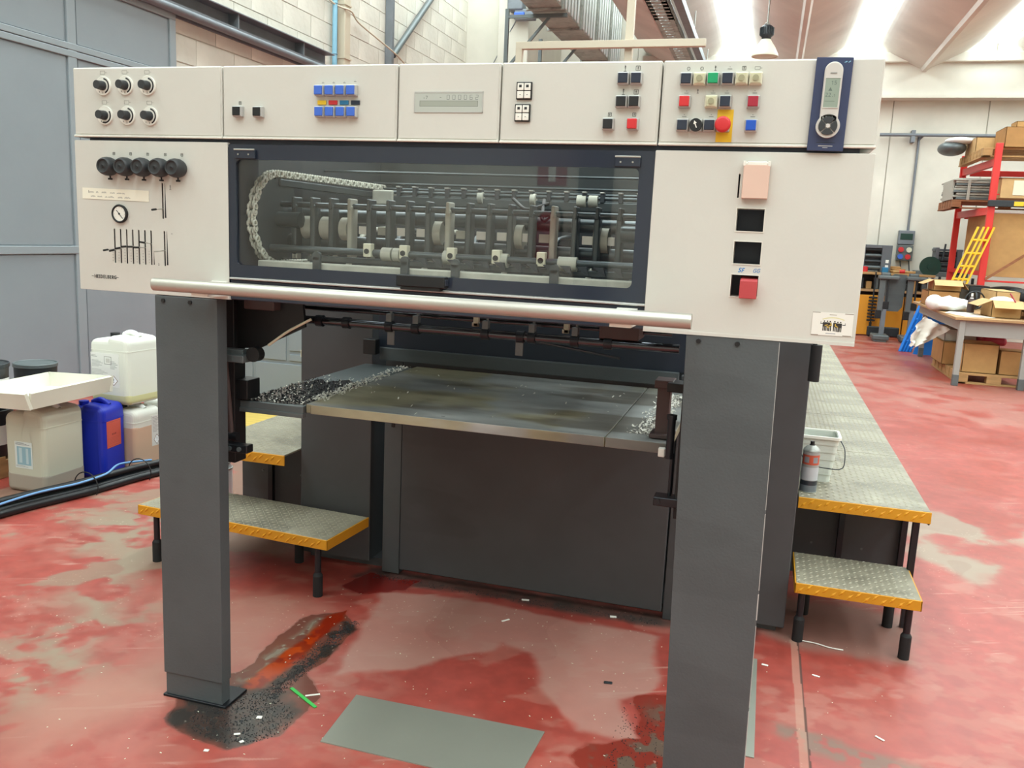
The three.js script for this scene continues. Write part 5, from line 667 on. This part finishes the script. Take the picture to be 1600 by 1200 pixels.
// ---------------------------------------------------------------- workbench and machines along the back wall
{
  const w = thing('workbench', 'workbench with orange front panels along the back wall', 'workbench', [0, 0, 0]); part(w, 'bench_top', rb(2.30, 3.55, 1.05, 1.09, -14.35, -13.75, 0.004), M.pallet);
  for (const [a, b] of [[2.40, 2.78], [2.80, 3.12], [3.14, 3.50]]) part(w, 'front_panel', rb(a, b, 0.02, 0.70, -13.86, -13.80, 0.006), M.orange); part(w, 'shelf', rb(2.35, 3.55, 0.76, 0.80, -14.3, -13.8, 0.004), M.tableWood); for (const x of [2.33, 3.52]) part(w, 'leg', rb(x - 0.02, x + 0.02, 0, 1.05, -13.82, -13.78, 0.003), M.beamGrey); part(w, 'back_board', bx(2.32, 3.53, 0, 1.05, -14.36, -14.32), M.machDark);
  for (let i = 0; i < 9; i++) solo('shelf_clutter', [rb(2.38 + i * 0.125, 2.38 + i * 0.125 + rr(0.06, 0.11), 0.80, 0.80 + rr(0.1, 0.22), -14.1, -13.9, 0.01)], [M.machDark, M.cardboard, M.castGrey, M.red, M.machGrey, M.ivory][i % 6], ['dark tin on the bench shelf behind the lift trolleys', 'brown box on the bench shelf behind the lift trolleys', 'grey tin on the bench shelf behind the lift trolleys', 'red tin on the bench shelf behind the lift trolleys', 'mid grey box on the bench shelf', 'ivory tin on the bench shelf', 'dark case on the bench shelf, right part', 'brown carton on the bench shelf, right part', 'grey case at the right end of the bench shelf'][i], 'clutter');
  const p = thing('small_press', 'small grey printing unit on the workbench left of the socket box', 'machine', [2.40, 1.09, -14.25]); part(p, 'side_frame', rb(0, 0.04, 0, 0.46, 0, 0.35, 0.006), M.machGrey); part(p, 'side_frame', rb(0.30, 0.46, 0, 0.46, 0, 0.35, 0.01), M.machGrey); for (let i = 0; i < 4; i++) part(p, 'roller', cy(0.03, 0.28, 'x', 0.17, 0.08 + i * 0.1, 0.28, 14), i % 2 ? M.machDark : M.castGrey); part(p, 'cover', [rb(0.02, 0.32, 0.40, 0.46, 0.02, 0.34, 0.01), bx(0.03, 0.31, 0.02, 0.42, 0.02, 0.1)], M.machGrey); for (const y of [0.07, 0.16]) part(p, 'notice', rb(0.37, 0.42, y, y + 0.055, 0.349, 0.353, 0.001), M.white);
  const q = thing('cylinder_machine', 'dark machine with large green disc on the workbench end', 'machine', [3.30, 1.09, -14.2]); part(q, 'base', [rb(-0.05, 0.75, -0.02, 0.06, 0, 0.4, 0.01)], M.castGrey); part(q, 'green_disc', [cy(0.165, 0.05, 'z', 0.16, 0.14, 0.38, 28), cy(0.05, 0.08, 'z', 0.16, 0.14, 0.39, 16)], M.machGreen); for (const a of [[0.22, 0.27, 0.02, 0.46, 0.05, 0.4, 0.008], [0.55, 0.62, 0.02, 0.44, 0.05, 0.4, 0.008], [0.2, 0.64, 0.40, 0.44, 0.1, 0.35, 0.006]]) part(q, 'machine_frame', rb(...a), M.machGrey); for (let i = 0; i < 4; i++) part(q, 'roller', cy(0.045, 0.30, 'x', 0.42, 0.08 + i * 0.09, 0.3, 14), M.machDark); part(q, 'lever', bar([0.33, 0.25, 0.4], [0.36, 0.52, 0.35], 0.015), M.machDark);
  const q2 = thing('machine_stand', 'dark stand with metal parts below the green disc machine', 'stand', [3.72, 0, -14.1]); part(q2, 'legs', [rb(-0.12, -0.08, 0, 1.07, 0.3, 0.34, 0.004), rb(0.38, 0.42, 0, 1.07, 0.3, 0.34, 0.004), rb(-0.12, 0.42, 0.5, 0.54, 0, 0.34, 0.004)], M.machDark); part(q2, 'motor', cy(0.12, 0.3, 'x', 0.1, 0.66, 0.2, 18), M.castGrey);
  solo('tool_heap', [tor(0.12, 0.02, 'y', 2.98, 1.12, -14.0), tor(0.10, 0.018, 'y', 3.0, 1.15, -14.0), rb(2.86, 3.05, 1.09, 1.2, -14.2, -14.05, 0.02)], M.cardboard2, 'heap of brown cables on the workbench beside the small grey press', 'cable heap'); solo('tool_box', rb(2.72, 2.82, 1.09, 1.18, -13.88, -13.80, 0.01), M.teal, 'small blue box among the cables on the workbench', 'box'); solo('tool_tube', [cy(0.022, 0.5, 'x', 3.15, 1.115, -13.85, 12)], M.pallet, 'wooden roller lying along the workbench', 'roller'); solo('red_tape', cy(0.03, 0.08, 'x', 3.04, 1.12, -13.82, 14), M.red, 'roll of red tape on the workbench edge', 'tape'); solo('red_tin', cy(0.05, 0.09, 'y', 2.45, 1.135, -13.84, 16), M.red, 'red tin at the left end of the workbench', 'tin');
  const sp = thing('spring_rack', 'black coil rack hanging at the workbench front beside the press panel', 'rack', [2.62, 0.25, -13.7]); for (let i = 0; i < 8; i++) part(sp, 'coil', tor(0.055, 0.016, 'y', 0, 0.03 + i * 0.055, 0), M.rubber); part(sp, 'rod', [cy(0.012, 0.85, 'y', 0, 0.42, 0, 8), bx(-0.02, 0.02, -0.25, 0, -0.02, 0.02)], M.machDark);
  const trolley = (label, x) => {
    const t = thing('lift_trolley', label, 'trolley', [x, 0, -13.15], 0, 'pair of lift trolleys'); part(t, 'base', [rb(-0.12, 0.13, 0.03, 0.11, -0.1, 0.32, 0.02), rb(-0.1, 0.1, 0, 0.04, -0.08, 0.30, 0.01)], M.castGrey); part(t, 'lower_column', rb(0.0, 0.075, 0.10, 0.62, -0.02, 0.05, 0.006), M.beamGrey); part(t, 'clamp', [rb(-0.09, 0.0, 0.36, 0.50, -0.03, 0.06, 0.006), rb(0.0, 0.1, 0.52, 0.64, -0.03, 0.06, 0.006)], M.black);
    part(t, 'upper_column', [rb(-0.07, 0.02, 0.48, 1.0, -0.02, 0.06, 0.006)], M.castGrey); part(t, 'inner_bar', [rb(0.05, 0.075, 0.6, 1.0, 0, 0.04, 0.004)], M.machDark); part(t, 'top_head', [rb(-0.1, 0.22, 1.0, 1.06, -0.08, 0.12, 0.02), rb(-0.06, 0.08, 1.04, 1.11, -0.06, 0.08, 0.02)], M.castGrey);
  };
  trolley('grey lift trolley nearer the press panel', 2.70); trolley('grey lift trolley nearer the blue ladder', 3.12); solo('foot_beam', rb(2.55, 3.05, 0.04, 0.20, -13.5, -13.42, 0.02), M.machDark, 'dark beam on the floor behind the lift trolleys', 'beam');
  solo('metal_sheet', [ext(poly([[2.75, 0.53], [2.79, 0.48], [2.97, 0.48], [3.03, 0.56], [3.05, 1.08], [2.86, 1.09], [2.74, 0.98]]), 0.01, -13.28)], M.castGrey, 'grey metal sheet leaning between the two lift trolleys', 'metal sheet');
}
// ---------------------------------------------------------------- red rack with pallets and boxes
{
  const r = thing('pallet_rack', 'tall red pallet rack at the right back', 'rack', [0, 0, 0]);
  for (const [x, z] of [[3.76, -11.5], [3.68, -13.3], [6.4, -11.5], [6.4, -13.3]]) part(r, 'upright', [rb(x - 0.045, x + 0.045, 0, 2.98, z - 0.03, z + 0.03, 0.006)], M.rackRed);
  for (const y of [2.06, 2.72]) { part(r, 'end_beam', beam([3.74, y, -11.5], [3.68, y, -13.3], 0.05, 0.1), M.rackRed); part(r, 'long_beam', rb(3.78, 6.4, y - 0.05, y + 0.04, -13.33, -13.27, 0.006), M.rackRed); }
  part(r, 'long_beam', rb(3.78, 6.4, 1.085, 1.11, -11.52, -11.48, 0.004), M.rackRed); part(r, 'end_beam', beam([3.75, 1.2, -11.5], [3.67, 1.2, -13.3], 0.04, 0.06), M.rackRed); part(r, 'brace', [beam([3.80, 1.12, -11.46], [4.6, 1.75, -11.46], 0.012, 0.035)], M.palletRed); part(r, 'long_beam', rb(3.78, 6.4, 2.28, 2.30, -11.51, -11.49, 0.004), M.rackRed);
  const board = (x0, x1, y, m, name = 'pallet', label, z0 = -13.2, z1 = -11.56, n = 8) => { const t = thing(name, label, 'pallet', [0, 0, 0]); for (let i = 0; i < n; i++) { const a = mix(z1, z0, i / n), b = mix(z1, z0, (i + 0.75) / n); part(t, 'plank', rb(x0, x1, y + 0.10, y + 0.125, b, a, 0.003), m); part(t, 'block', rb(x0, x0 + 0.12, y + 0.02, y + 0.10, b, a, 0.003), m); } part(t, 'bottom_board', rb(x0, x0 + 0.1, y, y + 0.02, z0, z1, 0.003), m); part(t, 'front_bearer', [rb(x0, x1, y, y + 0.02, z1 - 0.1, z1, 0.003), rb(x0 + (x1 - x0) * 0.45, x0 + (x1 - x0) * 0.45 + 0.15, y + 0.02, y + 0.1, z1 - 0.1, z1, 0.003)], m); return t; };
  board(3.58, 5.1, 2.80, M.pallet, 'pallet', 'wooden pallet on top of the red rack'); board(3.36, 4.75, 2.112, M.palletRed, 'pallet', 'reddish wooden pallet on the middle level of the red rack', -13.2, -12.05, 6);
  const crate = (x0, x1, y0, y1, z0, z1, m, label, open, name = 'cardboard_box') => { const t = thing(name, label, 'box', [(x0 + x1) / 2, y0, (z0 + z1) / 2]); const w = (x1 - x0) / 2, d = (z1 - z0) / 2, h = y1 - y0, q = 0.006; part(t, 'box_walls', [bx(-w, w, 0, h, d - q, d), bx(-w, w, 0, h, -d, -d + q), bx(-w, -w + q, 0, h, -d, d), bx(w - q, w, 0, h, -d, d), bx(-w, w, 0, q, -d, d)], m); if (open) { part(t, 'flap', tf(bx(-w, w, 0, 0.004, 0, open), 0, h, d, 0.5), M.cardboard3); part(t, 'flap', tf(bx(-open, 0, 0, 0.004, -d, d), -w, h, 0, 0, 0, 0.45), M.cardboard3); part(t, 'flap', tf(bx(0, open, 0, 0.004, -d, d), w, h, 0, 0, 0, -0.9), M.cardboard3); } else part(t, 'box_lid', [bx(-w, w, h - q, h, -d, -0.002), bx(-w, w, h - q, h, 0.002, d)], m); return t; };
  crate(3.82, 4.25, 2.926, 3.20, -12.1, -11.5, M.cardboard2, 'brown cardboard box on the top pallet of the rack, front right'); crate(3.98, 4.3, 3.205, 3.30, -12.0, -11.7, M.cardboard, 'small brown box on top of the rack stack'); crate(3.60, 3.92, 2.926, 3.14, -12.9, -12.2, M.cardboard3, 'pale cardboard box on the top pallet behind the front box'); crate(4.28, 4.9, 2.926, 3.22, -12.2, -11.5, M.cardboard2, 'cardboard box on the top pallet at the picture edge');
  { const b = thing('plastic_bundle', 'grey and white plastic bundle overhanging the top pallet', 'bundle', [3.38, 2.93, -12.75]); part(b, 'bundle_body', tf(new THREE.SphereGeometry(0.2, 18, 12).scale(1.0, 0.55, 1.5), 0, 0.1, 0), M.castGrey); part(b, 'bundle_top', tf(new THREE.SphereGeometry(0.16, 16, 10).scale(1.3, 0.35, 1.4), 0.08, 0.2, 0.1), M.plasticWhite); }
  { const b = thing('wrapped_sheets', 'stack of wrapped grey sheets on the middle rack level', 'sheet stack', [3.36, 2.24, -13.15]); for (let i = 0; i < 8; i++) part(b, 'sheet_layer', rb(0.0 + rr(0, 0.05), 0.62 + rr(0, 0.05), i * 0.034, i * 0.034 + 0.031, 0.05, 1.05 + rr(-0.03, 0.03), 0.008), i % 3 ? M.tarp : M.castGrey); part(b, 'film_strap', [rb(0.18, 0.22, -0.005, 0.285, 1.06, 1.085, 0.004), rb(-0.01, 0.3, 0.27, 0.29, 0.1, 1.08, 0.006), rb(-0.012, 0.02, 0, 0.28, 0.3, 1.0, 0.004)], M.tarp); part(b, 'film_cover', [rb(0.05, 1.0, 0.275, 0.31, 0.2, 1.04, 0.012)], M.tarp); }
  { const b = thing('wooden_crate', 'pale film wrapped wooden crate on the middle rack level', 'crate', [3.64, 2.24, -11.95]); part(b, 'crate_body', rb(0.2, 1.2, 0, 0.27, -0.05, 0.5, 0.006), M.cardboard3); part(b, 'film_band', [rb(0.35, 0.6, 0.04, 0.24, 0.5, 0.506, 0.01), rb(0.65, 0.95, 0.04, 0.24, 0.5, 0.506, 0.01)], M.ivory); part(b, 'lid', rb(0.18, 1.25, 0.27, 0.285, -0.06, 0.52, 0.004), M.tarp); }
  { const b = thing('rail_bumper', 'black and yellow striped bumper below the crate', 'bumper', [3.70, 2.12, -11.465]); part(b, 'bumper_bar', rb(0, 1.3, 0, 0.09, 0, 0.05, 0.01), M.machDark); for (let i = 0; i < 4; i++) part(b, 'yellow_stripe', rb(0.32 + i * 0.33, 0.44 + i * 0.33, 0.015, 0.075, 0.048, 0.053, 0.002), M.ladderYellow); }
  solo('cardboard_sheet', rb(3.83, 5.2, 1.16, 2.04, -11.65, -11.60, 0.004), M.cardboard, 'large upright cardboard panel on the lower rack level', 'cardboard'); solo('cardboard_sheet', rb(3.78, 3.81, 1.16, 2.03, -13.0, -11.7, 0.004), M.cardboard2, 'darker brown cardboard panel closing the rack end', 'cardboard');
  solo('film_strip', rb(3.83, 5.2, 2.045, 2.075, -11.7, -11.58, 0.004), M.plasticWhite, 'white strip along the top of the large cardboard panel', 'strip'); solo('black_sack', tf(new THREE.SphereGeometry(0.26, 20, 14).scale(1.5, 0.6, 0.8), 4.2, 0.872, -11.9), M.hose, 'shiny black sack under the rack beam', 'sack'); solo('low_rack_board', rb(3.8, 5.2, 0.55, 0.71, -12.6, -11.55, 0.01), M.machDark, 'dark board carrying the black sack in the rack', 'board');
  const lad = (name, label, a, b, w, m, rungs, pos) => { const t = thing(name, label, 'ladder', pos); for (const off of [0, w * 0.36, w * 0.64, w]) { part(t, 'rail', beam([a[0] + off, a[1], a[2]], [b[0] + off, b[1], b[2]], 0.05, 0.024), m); } for (let i = 1; i <= rungs; i++) { const k = i / (rungs + 1); part(t, 'rung', bar([mix(a[0], b[0], k), mix(a[1], b[1], k), mix(a[2], b[2], k)], [mix(a[0], b[0], k) + w, mix(a[1], b[1], k), mix(a[2], b[2], k)], 0.018, 8), m); } return t; };
  lad('step_ladder', 'yellow ladder leaning against the red rack', [3.04, 0, -0.04], [3.62, 1.84, -0.02], 0.20, M.ladderYellow, 9, [0, 0, -11.42]); lad('step_ladder', 'blue folding ladder beside the table leg', [2.84, 0, 0.12], [3.10, 0.80, -0.05], 0.13, M.ladderBlue, 4, [0, 0, -11.75]);
  solo('blue_board', ext(poly([[2.98, 0], [3.30, 0], [3.42, 0.66], [3.12, 0.66]]), 0.02, -11.40), M.ladderBlue, 'bright blue board leaning behind the table leg', 'board');
  // table with cardboard boxes
  const tb = thing('work_table', 'wooden table with grey steel legs at the right', 'table', [0, 0, 0]); part(tb, 'table_top', rb(2.885, 3.80, 0.735, 0.765, -11.3, -8.34, 0.004), M.tableWood); part(tb, 'apron', [rb(2.99, 3.68, 0.56, 0.735, -8.44, -8.41, 0.003), rb(2.95, 2.98, 0.62, 0.735, -11.1, -8.42, 0.003)], M.tableGrey);
  for (const [x, z] of [[2.975, -8.41], [3.64, -8.45], [3.04, -11.14], [3.7, -11.14]]) { part(tb, 'leg', rb(x - 0.03, x + 0.03, 0.12, 0.735, z - 0.03, z + 0.03, 0.004), M.tableGrey); part(tb, 'leg_shoe', rb(x - 0.032, x + 0.032, 0, 0.125, z - 0.032, z + 0.032, 0.004), M.castGrey); }
  crate(3.30, 3.60, 0.765, 0.955, -9.15, -8.65, M.cardboard, 'open cardboard box at the front of the table', 0.16); crate(3.74, 3.90, 0.765, 0.93, -9.2, -8.5, M.cardboard2, 'open cardboard box at the right table edge', 0.12); crate(2.92, 3.30, 0.765, 0.96, -10.9, -10.4, M.cardboard2, 'flat cardboard box at the back of the table'); crate(2.98, 3.32, 0.962, 1.10, -10.85, -10.45, M.cardboard, 'cardboard box on the flat box at the back of the table', 0.14); crate(3.52, 3.78, 0.765, 1.03, -10.3, -9.5, M.cardboard3, 'pale cardboard box in the middle of the table'); crate(3.42, 3.66, 0.765, 1.05, -11.1, -10.5, M.machDark, 'dark carton at the far right of the table');
  { const b = thing('plastic_bag', 'white plastic bag lying on the left of the table', 'bag', [3.02, 0.765, -9.55]); const g = new THREE.SphereGeometry(1, 28, 18); const p = g.attributes.position; for (let i = 0; i < p.count; i++) { const x = p.getX(i), y = p.getY(i), z = p.getZ(i), n = 0.8 + 0.45 * fbm(x * 3 + 5, z * 3 + y * 2, 4); p.setXYZ(i, x * 0.24 * n, Math.max(0, (y + 0.75) * 0.09 * n), z * 0.34 * n); } g.computeVertexNormals(); part(b, 'bag_body', g, M.plasticWhite); part(b, 'bag_knot', tf(new THREE.SphereGeometry(0.10, 16, 10).scale(1, 0.9, 1), -0.19, 0.10, 0.18), M.plasticWhite); }
  { const b = thing('bottle', 'dark bottle with white cap on the table', 'bottle', [3.20, 0.765, -9.2]); part(b, 'bottle_body', tf(lathe([[0, 0], [0.04, 0], [0.042, 0.13], [0.038, 0.15], [0.016, 0.18], [0.014, 0.2], [0, 0.2]], 20)), M.brownBox); part(b, 'bottle_cap', [cy(0.03, 0.04, 'y', 0, 0.165, 0, 16, 0.016), cy(0.012, 0.05, 'y', 0, 0.21, 0, 12)], M.white); }
  solo('coiled_cable', [tor(0.1, 0.012, 'x', 3.40, 0.88, -10.0), tor(0.11, 0.010, 'z', 3.40, 0.885, -10.0)], M.machDark, 'dark cable coil behind the plastic bag', 'cable'); solo('paper_sheets', [tf(bx(-0.16, 0.16, 0, 0.004, -0.24, 0.24), 3.12, 0.766, -8.75, 0, 0.2), tf(bx(-0.13, 0.13, 0, 0.003, -0.2, 0.2), 3.06, 0.770, -9.05, 0, -0.3)], M.paper, 'loose cream paper sheets on the table front', 'paper'); solo('box_filling', tf(new THREE.SphereGeometry(0.13, 18, 10).scale(1.05, 0.5, 1.5), 3.45, 0.93, -8.9), M.paper, 'white papers filling the open cardboard box', 'papers'); solo('red_marker', bar([3.52, 0.95, -8.62], [3.47, 1.04, -8.68], 0.008, 8), M.darkRed, 'red pen sticking out of the open box', 'pen');
  // below the table
  board(3.03, 3.72, 0, M.pallet, 'pallet', 'small wooden pallet under the table', -10.2, -8.62, 7); crate(3.08, 3.44, 0.126, 0.46, -9.1, -8.68, M.cardboard, 'large cardboard box under the table, left'); crate(3.46, 3.72, 0.126, 0.40, -9.0, -8.68, M.cardboard2, 'smaller cardboard box under the table, right'); crate(2.98, 3.3, 0.126, 0.40, -10.0, -9.3, M.cardboard2, 'cardboard box under the table behind the front leg'); crate(3.0, 3.35, 0.402, 0.55, -10.1, -9.4, M.tarp, 'grey stack of papers under the table', 0, 'paper_stack');
  { const g = new THREE.PlaneGeometry(0.34, 0.40, 20, 20); const p = g.attributes.position; for (let i = 0; i < p.count; i++) { const x = p.getX(i), y = p.getY(i), t = (0.2 - y) / 0.4, n = fbm(x * 14 + 3, y * 12, 4) - 0.5; p.setXYZ(i, x * (1 - 0.85 * t * t) - 0.10 * t + 0.05 * n, y + 0.06 * n * (1 + t), 0.10 * n + 0.04 * Math.sin(x * 30 + y * 9)); } g.computeVertexNormals(); solo('plastic_film', tf(g, 2.80, 0.44, -9.35, 0, 0.2, -0.45), M.paper, 'crumpled white film hanging out below the table', 'film'); }
  solo('red_cloth', rb(3.37, 3.64, 0.40, 0.50, -9.7, -9.2, 0.04), M.darkRed, 'dark red cloth under the table behind the boxes', 'cloth'); crate(3.78, 4.3, 0, 0.32, -8.75, -8.3, M.palletRed, 'reddish wooden box at the right picture edge beside the table', 0, 'wooden_box');
}
// ---------------------------------------------------------------- behind the viewer (mirrored in the press window)
{
  const s = thing('fire_sign', 'red fire extinguisher sign on the wall behind the viewer', 'sign', [-1.42, 1.97, 6.99]); part(s, 'sign_plate', rb(-0.16, 0.16, 0, 0.31, -0.006, 0.004, 0.003), M.darkRed); part(s, 'sign_symbol', [rb(-0.04, 0.04, 0.04, 0.20, -0.009, -0.005, 0.002), rb(-0.02, 0.02, 0.20, 0.25, -0.009, -0.005, 0.002)], M.white);
  const e = thing('fire_extinguisher', 'red fire extinguisher on the wall behind the viewer', 'extinguisher', [-1.42, 1.18, 6.87]); part(e, 'cylinder', tf(lathe([[0, 0], [0.10, 0], [0.11, 0.02], [0.11, 0.42], [0.06, 0.5], [0.02, 0.52], [0, 0.52]], 24)), M.darkRed); part(e, 'valve', [rb(-0.03, 0.03, 0.5, 0.58, -0.03, 0.03, 0.006), bar([0, 0.56, 0], [-0.12, 0.62, 0], 0.012)], M.black); part(e, 'hose', tube([[0, 0.56, -0.02], [0.13, 0.56, -0.03], [0.17, 0.4, -0.03], [0.13, 0.1, -0.03]], 0.014, 8), M.black); part(e, 'wall_hook', rb(-0.02, 0.02, 0.3, 0.36, 0.1, 0.13, 0.004), M.galv);
  solo('door_2', [rb(-1.12, -0.76, 0, 3.6, 6.93, 7.0, 0.005)], M.navy, 'dark blue steel pillar on the wall behind the viewer', 'pillar', null, 'structure');
}
//

renderer.render(scene, camera);
